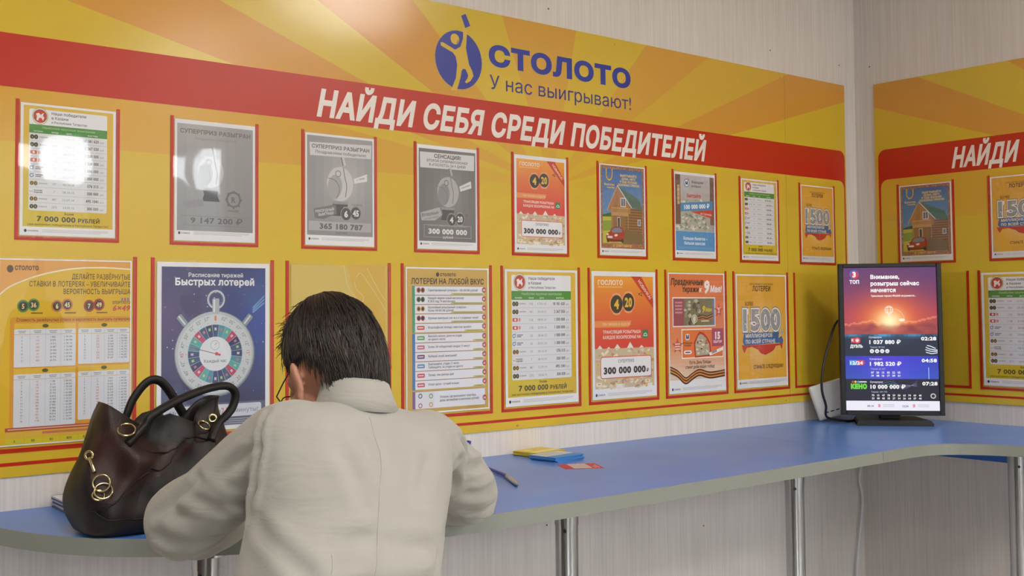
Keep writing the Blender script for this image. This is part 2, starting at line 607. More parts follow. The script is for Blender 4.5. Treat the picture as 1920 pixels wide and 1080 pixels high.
def red_outline(xl, xr, zl0, rl, rr, lt, bt):
    """band on top, thin sides, thin bottom; coordinates in board metres; returns outer and inner path"""
    def rr_path(x0, x1, y0, y1, r, rb):
        p = []
        for cx, cy, a0, q in ((x1 - r, y1 - r, 0, r), (x0 + r, y1 - r, 90, r), (x0 + rb, y0 + rb, 180, rb), (x1 - rb, y0 + rb, 270, rb)):
            for k in range(7):
                a = math.radians(a0 + 15 * k)
                p.append((cx + q * math.cos(a), cy + q * math.sin(a)))
        return p
    z = lambda v: v - ZB
    return rr_path(xl, xr, z(1.1415), z(2.0445), .03, .004), rr_path(xl + lt, xr - lt, z(1.149), z(1.9312), .03, .004)

def ring_mesh(bm, outer, inner, z0, z1):
    n = len(outer)
    O = [bm.verts.new((*p, z1)) for p in outer]; I = [bm.verts.new((*p, z1)) for p in inner]
    O0 = [bm.verts.new((*p, z0)) for p in outer]; I0 = [bm.verts.new((*p, z0)) for p in inner]
    for k in range(n):
        j = (k + 1) % n
        bm.faces.new((O[k], O[j], I[j], I[k])); bm.faces.new((O0[k], O[k], O[j], O0[j]) if 0 else (O0[k], O0[j], O[j], O[k])); bm.faces.new((I[k], I[j], I0[j], I0[k]))
    return bm

WHITE = (238, 238, 240)
DARK = (52, 48, 46)
BLUE = (46, 58, 150)
ROT_A, ROT_B = (PI / 2, 0, 0), (PI / 2, 0, -PI / 2)
# long board on the back wall
XL = -3.445
bA = tag(empty('info_board', (XL, 0, ZB), ROT_A), 'long glossy yellow board with red headline band and blue logo above the counter', 'board')
mA = board_mat('sunburst_print_long', -1.5787 - XL, 1.8168 - ZB,
               [(14.9, .75), (21.1, .28), (33, .62), (48.5, .08), (76.8, .72), (110.4, .05), (136, .8), (150.5, .05), (159.8, .75), (166, .05), (170.3, .5)])
obj('panel', box(B(), 0, -.4455 - XL, 0, ZT - ZB, -.0039, 0), mA, bA)
obj('panel', box(B(), -.4442 - XL, -.0715 - XL, 0, ZT - ZB, -.0039, 0), mA, bA)
o_, i_ = red_outline(.012, -.079 - XL, 0, 0, 0, .007, .007)
obj('red_band', ring_mesh(B(), o_, i_, 0, .0003), M_RED, bA, recalc=False)
art = Art(BH)
def bx_(X): return (X - XL) * 1000
def bz_(Z): return (ZT - Z) * 1000
art.ell(1525.5, 149.5, 81.5, 81.5, BLUE, 2, 40)
art.poly([(1534.6, 24.6), (1550.2, 16.7), (1566.6, 48.0), (1548.7, 57.2)], BLUE, 2)
YEL = (214, 178, 54)
art.poly([(1462.6, 109.0), (1470.9, 107.8), (1512.8, 122.6), (1531.1, 111.9), (1540.4, 87.7), (1541.0, 60), (1555.5, 62), (1554.3, 72.9), (1550.5, 113.7), (1561.0, 158.0), (1572.4, 174.8), (1576.4, 188.1), (1566.4, 203.1), (1550.8, 211.8), (1546.3, 207.8), (1554.9, 197.6), (1557.9, 188.1), (1549.4, 173.2), (1540.8, 172.0), (1535.1, 177.3), (1532.1, 193.6), (1524.5, 217.3), (1516.7, 236), (1497.9, 236), (1515.0, 200.3), (1519.3, 163.5), (1514.4, 141.5), (1504.3, 131.5), (1484.7, 125.2), (1463.6, 117.8)], YEL, 4)
art.ell(1512, 93.5, 17.5, 17.5, BLUE, 4, 24)
art.ell(1512, 93, 15, 15, YEL, 5, 24)
art.ring(1515, 96, 9, 2, BLUE, 6, 10, -70, 20)
art.build(bA, M_BPRINT, False)[0].name = 'logo'
art = Art(BH)
art.text('СТОЛОТО', bx_(-1.813), bz_(2.1495), 54, BLUE, 3, 'l', .055, fit=575, res=4)
art.build(bA, M_BPRINT, False)
art = Art(BH)
art.text('У нас выигрывают!', bx_(-1.8105), bz_(2.080), 40, (60, 58, 120), 3, 'l', .004, fit=573, res=4)
art.build(bA, M_BPRINT, False)
art = Art(BH)
art.text('НАЙДИ СЕБЯ СРЕДИ ПОБЕДИТЕЛЕЙ', bx_(-2.3696), bz_(1.9475), 64, (236, 228, 218), 8, 'l', .042, fit=1478, shear=.2, res=4)
art.build(bA, M_BPRINT, False)
for x, z in ((-1.3059, 2.2787), (-.4673, 2.2794), (-.4234, 2.279), (-.0917, 2.2793), (-1.7187, 1.1305), (-2.3, 2.2787), (-.47, 1.1305), (-.09, 1.1305), (-3.2, 2.2787)):
    screw(bA, x - XL, z - ZB)
# short board on the wall round the corner
bB = tag(empty('info_board', (0, -.079, ZB), ROT_B), 'shorter yellow board with red headline band on the wall behind the monitor', 'board')
mB = board_mat('sunburst_print_short', 1.2957 - .079, 1.7741 - ZB, [(21, .6), (40, .08), (75, .7), (105, .05), (125, .7), (142.6, .05), (152.8, .75), (159.8, .12), (168, .35)])
obj('panel', box(B(), 0, 1.55, 0, ZT - ZB, -.0039, 0), mB, bB)
o_, i_ = red_outline(.0135, 1.52, 0, 0, 0, .0085, .0085)
obj('red_band', ring_mesh(B(), o_, i_, 0, .0003), M_RED, bB, recalc=False)
art = Art(BH)
art.text('НАЙДИ СЕБЯ СРЕДИ ПОБЕДИТЕЛЕЙ', 303, bz_(1.9505), 66, (236, 228, 218), 8, 'l', .042, fit=1160, shear=.2, res=4)
art.build(bB, M_BPRINT, False)
screw(bB, .0456, 2.2804 - ZB)
screw(bB, 1.5, 2.2804 - ZB)

A3 = .3083 / .222
R1 = [-3.0936 + .34008 * i for i in range(9)]
R2X = [-3.1383 + .34046 * i for i in range(9)]
Z1, Z2 = 1.6112, 1.1688
for x in R1: pocket(bA, x - XL, Z1 - ZB, 1.0)
for x in R2X: pocket(bA, x - XL, Z2 - ZB, A3)
for y in (.1661, .510): pocket(bB, y - .079, Z1 - ZB, 1.0)
for y in (.1259, .4657): pocket(bB, y - .079, Z2 - ZB, A3)

# ------------------------------------------------------------------ poster designs, 210 x 290 mm
PH = 290.0
def sheet_bg(a): a.rect(0, 0, 210, PH, WHITE, 1)
def footer(a, y=280, col=(90, 92, 96)):
    a.ell(12, y, 3, 3.6, (40, 44, 60), 3, 10)
    a.text('СТОЛОТО', 16.5, y + 1.8, 3.2, (50, 54, 66), 6, 'l', .03)
    for k in range(3): a.rect(48, y - 3.4 + 2.6 * k, 146 - 18 * (k == 2), .7, (168, 170, 174), 3)
def balls(a, x, y, r, n1, n2, rim, body=(48, 44, 42), num=(232, 190, 70)):
    for dx, t in ((0, n1), (2.0 * r, n2)):
        yy = y - (r * .22 if dx else 0)
        a.ell(x + dx, yy, r * 1.13, r * 1.2, rim, 4, 20); a.ell(x + dx, yy, r, r * 1.08, body, 5, 20)
        a.ring(x + dx, yy, r * 1.3, r * .16, rim, 4, 8, 60, 120); a.ring(x + dx, yy, r * 1.3, r * .16, rim, 4, 8, 240, 300)
        a.text(t, x + dx, yy + r * .52, r * 1.05, num, 7, 'c', .05, sx=.8 if len(t) > 1 else 1)
def money(a, x, y, w, h, n, seed, cols):
    rn = random.Random(seed)
    for k in range(n):
        ww = rn.uniform(8, 20); hh = ww * rn.uniform(.3, .55)
        px, py = rn.uniform(x, x + w - ww), y + h - (1 - rn.random() ** .8) * h
        py = min(max(py, y), y + h - hh)
        a.rect(px, py, ww, hh, rn.choice(cols), 3 + k / n * 1.5, rot=rn.uniform(-40, 40) if x + 6 < px < x + w - ww - 6 else 0)
        if k % 3 == 0: a.rect(px + ww * .3, py + hh * .3, ww * .4, hh * .25, rn.choice([(170, 120, 110), (120, 130, 110), (190, 160, 120)]), 3 + k / n * 1.5 + .01)
MCOL = [(226, 214, 190), (238, 232, 222), (206, 188, 150), (214, 170, 160), (200, 198, 170), (240, 226, 200), (190, 150, 120), (222, 200, 110)]

def d_winners():
    a = Art(PH); sheet_bg(a)
    a.grid(6, 5, 198, 266, 10, 14, lambda u, v: (228 - 14 * v, 186 + 6 * math.sin(3 * u + v), 40 + 34 * (1 - v)), 2)
    a.rect(18, 12, 172, 223, (226, 228, 232), 3, 4); a.rect(18, 12, 172, 34, (236, 238, 242), 4, 4)
    a.ell(41, 27, 17, 19, (190, 170, 90), 5, 26); a.ell(41, 27, 15.6, 17.4, (236, 236, 232), 6, 26); a.ell(41, 27, 13.6, 15.2, (205, 52, 40), 7, 26)
    a.ring(41, 27, 15, 1.2, (60, 130, 70), 7.5, 26)
    a.poly([(33, 36), (34, 28), (32, 22), (38, 20), (42, 24), (49, 19), (47, 26), (50, 30), (47, 37), (44, 31), (39, 31), (37, 37)], (240, 236, 230), 8)
    a.text('Наши победители', 66, 22, 6.4, DARK, 6, 'l', .012, fit=76)
    a.text('в Казани', 66, 32, 6.4, DARK, 6, 'l', .012, fit=36)
    a.text('и Республике Татарстан', 66, 41, 5, DARK, 6, 'l', .012, fit=78)
    a.rect(18, 46, 172, 19, (72, 146, 62), 5)
    a.text('Наиболее крупные выигрыши', 104, 54.5, 5.2, (178, 208, 150), 6, 'c', .012, fit=116)
    for t, x in (('ЛОТЕРЕЯ', 37), ('ТИРАЖ', 73), ('ДАТА', 104), ('ВЫИГРЫШ', 157)): a.text(t, x, 62.5, 3, WHITE, 6, 'c', .02)
    rows = [('18 181 620', '1142', '17.01.15', 0), ('2 267 550', '1061', '24.10.12', 0), ('1 500 000', '1126', '08.05.16', 1), ('1 500 000', '1128', '22.05.16', 1), ('1 000 000', '135', '28.06.15', 2), ('1 000 000', '162', '02.01.16', 2), ('576 315', '197', '09.10.10', 3), ('500 000', '7', '18.10.15', 4), ('495 1041', '887', '12.07.14', 3), ('300 030', '2372', '24.02.15', 0)]
    for k, (v, n, d, ic) in enumerate(rows):
        y = 65 + 17 * k
        if k: a.rect(18, y - .35, 172, .7, (178, 182, 188), 5)
        cy = y + 8.5
        if ic in (0, 3):
            c = (86, 84, 34) if ic == 0 else (176, 140, 50)
            for dx in (0, 8.2): a.ell(24.5 + dx, cy, 4.6, 5.2, c, 5, 12); a.ell(24.5 + dx, cy, 3, 3.6, (38, 36, 30), 6, 10); a.rect(23.8 + dx, cy - 1.6, 1.4, 3.4, (210, 190, 110), 6.5)
            a.text('ГОСЛОТО', 39.5, cy + 1.2, 2.6, (60, 60, 60), 6, 'l', .02)
        elif ic == 1:
            a.rect(20, cy - 4, 15, 8, (214, 92, 76), 5, 2); a.ell(28, cy, 2.6, 2.8, WHITE, 6, 10); a.text('В', 40, cy + 2.8, 6, (214, 92, 76), 6, 'c', .04)
        elif ic == 2:
            a.ring(24, cy, 4.4, 1.6, (58, 110, 160), 5, 14); a.rect(27, cy - 6, 1.5, 3, (58, 110, 160), 5)
            a.rect(32, cy - 2.6, 17, 1.6, (80, 90, 110), 5); a.rect(32, cy + 1, 12, 1.6, (80, 90, 110), 5)
        else:
            a.ring(23.5, cy - 1, 3.8, 1.4, (200, 160, 60), 5, 12, 180, 360); a.text('Золотая', 29, cy - .2, 3.2, DARK, 6, 'l', .03); a.text('подкова', 29, cy + 4, 3.2, DARK, 6, 'l', .03)
        a.text(n, 73, cy + 2.5, 5, (128, 130, 138), 6, 'c', 0, sx=.85); a.text(d, 104, cy + 2.5, 5, (128, 130, 138), 6, 'c', 0, fit=25)
        a.text(v, 171, cy + 3, 6.4, (44, 44, 48), 6, 'r', .02, sx=.86); a.text('руб.', 174.5, cy + 3, 4, (130, 132, 138), 6, 'l', 0, sx=.9)
    a.text('Более', 106, 243, 5, (88, 74, 26), 6, 'c', .03)
    a.text('7 000 000', 36, 258.5, 11.5, DARK, 6, 'l', .025, fit=84); a.text('РУБЛЕЙ', 126, 258.5, 8.6, DARK, 6, 'l', .03, fit=48)
    a.text('уже выплачено победителям в Республике Татарстан!', 105, 267.5, 4.4, (90, 70, 24), 6, 'c', .012, fit=178)
    footer(a); return a

def d_gosloto():
    a = Art(PH); sheet_bg(a)
    def g(u, v):
        t = min(1, v / .55); return (240 - 16 * t, 166 - 96 * t, 56 + 6 * t)
    a.grid(8, 11, 194, 165, 1, 22, lambda u, v: g(u, v * .62), 2)
    a.text('ГОСЛОТО', 20, 31, 10.5, (246, 236, 220), 6, 'l', .03, fit=80); a.rect(20, 35, 78, 2, (244, 200, 130), 3)
    a.poly([(128, 11), (162, 11), (202, 66), (202, 86)], (206, 58, 46), 4); a.text('НОВИНКА!', 170, 44, 8, (250, 224, 210), 6, 'c', .02, fit=58, rot=-47)
    balls(a, 79, 75, 19.5, '4', '20', (244, 172, 136), (58, 50, 46)); a.text('×2', 158, 56, 8.5, (60, 50, 40), 7, 'c', .03)
    a.poly([(8, 113), (128, 113), (118, 128), (8, 128)], (236, 150, 84), 3)
    a.text('ТРИ ТИРАЖА В НЕДЕЛЮ', 32, 124, 6.2, (248, 216, 180), 6, 'l', .01, fit=92)
    a.text('ТРАНСЛЯЦИЯ РОЗЫГРЫША', 34, 142, 7, (250, 230, 220), 6, 'l', .025, fit=124); a.text('КАЖДОЕ ВОСКРЕСЕНЬЕ НА', 34, 154, 7, (250, 230, 220), 6, 'l', .025, fit=124)
    a.rect(164, 135, 19, 19, (40, 130, 84), 4, 2); a.ring(173.5, 148, 6, 2, (220, 235, 225), 5, 10, 0, 180); a.rect(167, 148, 13, 2, (220, 235, 225), 5)
    for k, (px, py) in enumerate([(24, 168), (80, 166), (122, 162), (160, 170), (52, 172), (184, 176)]):
        a.poly([(px - 15, 182), (px, py), (px + 18, 184)], (236, 230, 222), 2.6 + k * .05)
    a.rect(8, 176, 194, 90, (206, 190, 158), 2.9)
    money(a, 8, 175, 194, 91, 170, 5, MCOL)
    a.rect(25, 194, 168, 50, (220, 92, 70), 5, 6); a.rect(27, 196, 164, 46, (240, 240, 243), 5.5, 5)
    a.text('СУПЕРПРИЗ', 108, 209, 7.4, (70, 70, 76), 7, 'c', .008, fit=52); a.text('300 000 000', 35, 233, 14.5, (40, 40, 46), 7, 'l', .055, fit=138); a.text('₽', 176, 233, 8, (40, 40, 46), 7, 'l', .03)
    footer(a); return a

def d_may():
    a = Art(PH); sheet_bg(a)
    a.grid(4, 3, 202, 255, 1, 26, lambda u, v: (232 - 2 * v, 126 + 20 * v + 85 * max(0, v - .6) * 2, 78 + 26 * v + 110 * max(0, v - .6) * 2), 2)
    a.text('Праздничные', 10, 29, 15, (74, 52, 44), 6, 'l', .045, fit=118, shear=.18)
    a.text('тиражи', 50, 46, 13, (74, 52, 44), 6, 'l', .045, fit=60, shear=.18); a.text('к', 113, 46, 12, (250, 236, 226), 6, 'l', .045, fit=9, shear=.18)
    a.text('9', 130, 48, 30, (250, 246, 242), 6, 'l', .05, fit=21, shear=.1); a.text('Мая!', 154, 46, 15, (250, 246, 242), 6, 'l', .045, fit=43, shear=.18)
    a.rect(15, 59, 158, 72, (240, 234, 228), 3); a.rect(18, 62, 38, 66, (160, 76, 92), 4); a.rect(56, 62, 107, 66, (128, 122, 92), 4); a.rect(163, 62, 7, 66, (120, 130, 180), 4)
    rn = random.Random(3)
    for k in range(34): a.ell(rn.uniform(60, 112), rn.uniform(66, 124), rn.uniform(3, 7), rn.uniform(3, 8), rn.choice([(92, 88, 76), (196, 192, 180), (150, 146, 130), (70, 66, 58)]), 4.2 + k * .03, 9)
    a.ring(94, 112, 11, 3, (214, 208, 190), 5.4, 16); a.ell(94, 112, 6, 7, (226, 222, 210), 5.5, 12)
    a.text('9', 122, 96, 16, (234, 200, 60), 6, 'l', .04, shear=.2); a.text('Мая', 136, 94, 9, (234, 200, 60), 6, 'l', .04, fit=22, shear=.2)
    for k in range(4): a.line([(104, 106 + 3 * k), (124, 103 + 3 * k), (140, 106 + 3 * k), (163, 100 + 3 * k)], 2.2, ((60, 46, 34), (214, 120, 50))[k % 2], 5)
    a.rect(118, 116, 30, 3, (226, 214, 180), 5)
    for k in range(4): a.rect(24, 70 + 8 * k, 26, 4, (206, 150, 160), 5)
    a.star(186, 92, 18, (208, 84, 72), 4); a.text('2', 186, 97, 10, (250, 236, 230), 6, 'c', .05); a.rect(178, 85, 16, 2, (244, 210, 200), 5)
    a.rect(46, 136, 156, 72, (244, 236, 228), 3); a.rect(49, 139, 150, 66, (232, 122, 62), 4)
    a.rect(158, 136, 44, 44, (178, 72, 96), 5); a.text('15', 180, 162, 17, (252, 244, 244), 7, 'c', .06, sx=.9); a.text('КВАРТИР', 180, 172, 6, (252, 240, 240), 7, 'c', .03, fit=32)
    a.rect(60, 148, 15, 15, WHITE, 5, 4); a.text('М', 67.5, 160, 9, (60, 60, 110), 7, 'c', .06); a.text('Жилищная', 67, 172, 4.6, (90, 40, 30), 7, 'c', .02); a.text('лотерея', 67, 178, 4.6, (90, 40, 30), 7, 'c', .02)
    a.rect(54, 188, 28, 9, WHITE, 5, 4.4); a.rect(59, 191, 18, 3, (120, 60, 60), 6)
    a.poly([(94, 206), (90, 170), (104, 150), (112, 143), (126, 146), (140, 156), (152, 172), (156, 204)], (186, 56, 40), 5)
    a.poly([(98, 202), (95, 172), (106, 154), (114, 149), (124, 151), (136, 160), (147, 174), (150, 200)], (180, 172, 150), 5.2)
    for k in range(26): a.rect(rn.uniform(98, 138), rn.uniform(158, 194), rn.uniform(5, 10), rn.uniform(3, 6), rn.choice(MCOL + [(120, 70, 60), (190, 90, 70)]), 5.4 + k * .02)
    a.poly([(146, 196), (200, 182), (200, 190), (150, 203)], (250, 240, 236), 6); a.text('своя', 166, 196, 6, (60, 40, 110), 7, 'c', .05, rot=14)
    a.star(31, 176, 20, (208, 84, 72), 4)
    for k in range(3): a.rect(22, 170 + 6 * k, 18, 3, (248, 220, 210), 5)
    a.text('Пусть День Победы', 112, 221, 7.4, (92, 60, 46), 6, 'c', .02, fit=80, shear=.18); a.text('станет днём ваших побед!', 112, 232, 7.4, (92, 60, 46), 6, 'c', .02, fit=108, shear=.18)
    base = spline([(4, 228), (30, 238), (58, 256), (84, 246), (110, 238), (150, 246), (206, 242)], 5)
    for k in range(5):
        a.line([(x, y + 3.4 * k - 2) for x, y in base], 3.9, ((62, 44, 34), (222, 140, 66))[k % 2], 5 + .02 * k)
    footer(a); return a

def d_1500():
    a = Art(PH); sheet_bg(a)
    def g(u, v):
        d = math.hypot((u - .52) * 1.0, (v - .55) * 1.35); t = max(0, 1 - d / .5) ** 1.2
        return (232 + 10 * t, 176 + 44 * t, 62 + 120 * t)
    a.grid(5, 4, 200, 264, 20, 26, g, 2)
    a.text('ВСЕРОССИЙСКИЕ ГОСУДАРСТВЕННЫЕ', 104, 27, 4.2, (110, 84, 40), 6, 'c', .01, fit=96); a.text('ЛОТЕРЕИ', 104, 43, 13, (84, 62, 34), 6, 'c', .03, fit=74)
    a.text('БОЛЕЕ', 36, 80, 9, (84, 62, 34), 6, 'l', .02, fit=33)
    a.poly([(30, 150), (176, 150), (172, 166), (186, 160), (192, 172), (190, 182), (174, 178), (30, 182), (24, 172)], (70, 106, 160), 4)
    a.poly([(20, 180), (30, 182), (172, 180), (190, 178), (186, 196), (178, 184), (160, 186), (152, 196), (138, 202), (116, 208), (98, 204), (86, 194), (62, 186), (40, 188), (30, 202), (24, 192)], (206, 66, 50), 4.2)
    a.poly([(180, 150), (188, 142), (192, 152), (186, 158)], (150, 170, 200), 4.1)
    for b, c, l in ((.125, (112, 108, 98), 6), (.095, (240, 240, 238), 6.6), (.045, (160, 160, 158), 7.2)):
        a.text('1500', 104, 142, 52, c, l, 'c', b, fit=150 + b * 110, res=4)
    a.poly([(31, 104), (47, 88), (50, 88), (50, 100), (36, 112)], (236, 236, 232), 6.7)
    rn = random.Random(9)
    for cx in (46, 84, 124, 160):
        for k in range(10):
            x_, y_ = cx + rn.uniform(-12, 12), rn.uniform(94, 138)
            a.poly([(x_, y_), (x_ + rn.uniform(1, 4), y_ + rn.uniform(2, 6)), (x_ - rn.uniform(1, 3), y_ + rn.uniform(3, 6))], rn.choice([(226, 228, 230), (110, 108, 100), (190, 190, 186)]), 7.6)
    a.text('МИЛЛИОНЕРОВ', 36, 162, 9, (232, 228, 210), 6, 'l', .035, fit=110); a.text('ПО ВСЕЙ СТРАНЕ', 36, 177, 9, (232, 228, 210), 6, 'l', .035, fit=122)
    a.text('СТАНЬТЕ СЛЕДУЮЩИМ!', 66, 242, 9, (92, 68, 36), 6, 'l', .025, fit=124)
    a.rect(5, 268, 200, 18, (236, 236, 238), 3)
    footer(a, 277); return a

def d_list():
    a = Art(PH); sheet_bg(a)
    a.rect(3, 3, 204, 284, (206, 170, 82), 2)
    a.ell(78, 14, 4, 4.6, (60, 46, 34), 4, 12); a.text('СТОЛОТО', 84, 17, 5.4, (60, 46, 34), 6, 'l', .05, fit=40)
    a.text('ЛОТЕРЕИ НА ЛЮБОЙ ВКУС', 105, 33, 11, (66, 48, 40), 6, 'c', .025, fit=184)
    T = [(('Гарантированный суперприз – 300 000 000 рублей!',), '100'), (('Каждую неделю новый миллионер!', 'В 2016 году 74 миллионера.'), '80'), (('Крупнейший розыгранный суперприз –', 'более 358 000 000 рублей!'), '100'), (('Крупные выигрыши уже за 6 и 5 угаданных чисел!',), '50'), (('Возрождённая легенда советских времён!',), '20'),
         (('Выиграть можно, даже не угадав', 'ни одного числа!'), '30'), (('Более 100 победителей каждые 15 минут!',), '60'), (('Выбирай, играй, выигрывай!',), '60'), (('Выигрывайте, угадав 12 чисел.', 'Побеждайте, не угадав ни одного!'), '60'), (('Проще, чем дважды два!',), '60'), (('Когда удача – лучший козырь!',), '60')]
    ic = [(176, 92, 70), (70, 110, 60), (206, 150, 60), (150, 60, 60), (214, 80, 70), (90, 160, 90), (200, 110, 140), (110, 60, 110), (90, 140, 190), (206, 70, 90), (206, 90, 100)]
    for k, (ls, n) in enumerate(T):
        y = 37 + 18.6 * k + (1.5 if k > 4 else 0)
        a.rect(15, y, 7, 18.6, (64, 156, 120) if k < 5 else (62, 120, 184), 3)
        a.rect(22, y + .5, 176, 17.2, (232, 234, 240), 3); a.rect(22, y, 176, .7, (96, 66, 110), 4)
        if k < 4:
            for dx in (0, 10): a.ell(31 + dx, y + 8.5, 5, 5.4, ic[k], 5, 12); a.ell(31 + dx, y + 8.5, 3, 3.4, (48, 40, 38), 6, 10)
        else:
            a.rect(27, y + 5, 18, 8, ic[k], 5, 2); a.rect(29, y + 8, 13, 2, (240, 236, 236), 6)
        for j, t in enumerate(ls):
            a.text(t, 54, y + (10.5 if len(ls) == 1 else 7.6 + 6.4 * j), 4.4, (70, 66, 84), 6, 'l', .015, sx=.84)
        ww = 86 if k < 4 else 30 if k > 4 else 52
        a.poly([(196 - ww, 18 + y), (199 - ww, 14 + y), (197, 14 + y), (197, 18 + y)], (206, 196, 120), 4); a.rect(204 - ww, y + 15.5, ww - 12, 1, (120, 110, 60), 5)
        a.ell(197, y + 7.5, 5.4, 5.8, (186, 76, 88), 5, 14); a.text(n, 197, y + 9.8, 4.4, (250, 230, 230), 7, 'c', .03, sx=.8)
    y = 246
    a.rect(15, y, 7, 34, (130, 92, 150), 3); a.rect(22, y, 176, 34, (232, 234, 240), 3); a.rect(22, y, 176, .7, (96, 66, 110), 4); a.rect(22, y, 46, 34, (224, 226, 234), 3.2)
    for x, yy, c in ((34, 252, (90, 90, 100)), (60, 253, (100, 160, 80)), (34, 271, (190, 100, 110)), (60, 270, (200, 160, 80))): a.ring(x, yy + 3, 5, 2, c, 5, 12)
    a.text('Лотереи, где выигрывают квартиры,', 82, 261, 4.4, (70, 66, 84), 6, 'l', .015, sx=.84); a.text('дома, автомобили и миллионы рублей!', 82, 268, 4.4, (70, 66, 84), 6, 'l', .015, sx=.84)
    a.ell(197, 266, 5.4, 5.8, (186, 76, 88), 5, 14); a.text('100', 197, 268.4, 4.4, (250, 230, 230), 7, 'c', .03, sx=.8)
    for k in range(2): a.rect(20, 282.5 + 2.2 * k, 176, .6, (176, 140, 66), 3)
    return a

def d_bets():
    a = Art(PH); sheet_bg(a)
    a.rect(2, 2, 206, 286, (224, 184, 30), 2)
    arc = spline([(2, 56), (20, 42), (60, 26), (110, 15), (160, 12), (208, 14)], 6)
    a.poly([(2, 2), (208, 2)] + [(x, y) for x, y in reversed(arc)], (228, 166, 78), 3); a.line(arc, 2.2, (240, 232, 200), 4)
    a.ell(17, 16, 5, 6, (92, 66, 40), 5, 12); a.text('СТОЛОТО', 24, 17.5, 6.2, (92, 66, 40), 6, 'l', .05, fit=36)
    for t, x, y, w in (('ДЕЛАЙТЕ РАЗВЁРНУТЫЕ', 112, 31, 96), ('СТАВКИ В ЛОТЕРЕЯХ – УВЕЛИЧИВАЙТЕ', 46, 43, 162), ('ВЕРОЯТНОСТЬ ВЫИГРЫША', 99, 55, 109)):
        a.text(t, x, y, 8.2, (84, 68, 40), 6, 'l', .012, fit=w)
    for x, c, p, q in ((37, (74, 140, 70), '5', '36'), (89, (206, 130, 60), '6', '45'), (140, (176, 70, 50), '7', '49')):
        for dx, t in ((0, p), (16, q)):
            a.ell(x + dx, 74 - (2 if dx else 0), 9, 10, c, 4, 16); a.ell(x + dx, 74 - (2 if dx else 0), 6.6, 7.4, (76, 62, 44), 5, 14); a.text(t, x + dx, 78 - (2 if dx else 0), 7.6, (236, 220, 170), 6, 'c', .03, sx=.8)
        a.rect(x + 12, 84, 18, 2, (120, 96, 40), 4)
    a.text('СПОРТЛОТО', 178, 71, 4.4, (110, 76, 40), 6, 'l', .04, fit=30); a.text('6×49', 178, 82, 8.6, (206, 80, 70), 6, 'l', .04, fit=29, shear=.2)
    for dx, c in ((0, (90, 140, 190)), (6, (206, 80, 80)), (12, (90, 140, 190))): a.rect(193 + dx * .8, 61, 3, 5, c, 5)
    a.rect(18, 91, 190, 172, (222, 158, 48), 3, 5); a.text('Стоимость развёрнутых ставок и вероятность выиграть суперприз', 27, 98, 5, (110, 74, 30), 6, 'l', .012, fit=181)
    rn = random.Random(11)
    for x, y, w, h, n in ((24, 101, 95, 68, 8), (123, 101, 84, 66, 9), (24, 171, 95, 91, 14), (123, 170, 84, 86, 13)):
        a.rect(x, y, w, 9, (226, 188, 60), 4); a.ell(x + w / 2, y + 4, 5, 3, (96, 90, 50), 5, 10)
        a.rect(x, y + 9, w, h - 9, (222, 226, 234), 4, 2); a.rect(x, y + 17, w, .6, (200, 170, 90), 5)
        for c in range(4):
            cx = x + w * (c + .5) / 4
            if c: a.rect(x + w * c / 4, y + 10, .5, h - 12, (190, 196, 206), 5)
            a.rect(cx - 6, y + 11.5, 12, 1.1, (150, 150, 160), 5); a.rect(cx - 5, y + 14, 10, 1.1, (150, 150, 160), 5)
            for r_ in range(n):
                yy = y + 23 + (h - 26) * r_ / n
                t = (str(5 + r_), str(rn.randint(1, 99) * (1 + r_)), '%d %03d' % (1 + r_ * 7, rn.randint(0, 999)), '1: %d %03d' % (90 - 6 * r_, rn.randint(0, 999)))[c]
                a.text(t, cx, yy, 2.9, ((110, 112, 122), (196, 120, 90), (90, 94, 106), (90, 94, 106))[c], 6, 'c', .01, sx=.85)
    a.rect(12, 262, 196, 6, (186, 80, 66), 4); a.rect(16, 264, 188, 1.6, (226, 190, 150), 5)
    for k in range(7): a.rect(13 + 28 * k, 269, 26.5, 9, (222, 184, 66), 4); a.rect(13 + 28 * k, 279, 26.5, 8, (216, 202, 40), 4)
    a.rect(68, 270, 140, 4, (206, 120, 80), 5)
    for k, t in enumerate(('5', '80', '80', '800', '8 000', '80 000')): a.text(t, 26 + 28 * k, 285, 4, (80, 70, 30), 6, 'c', .01)
    return a

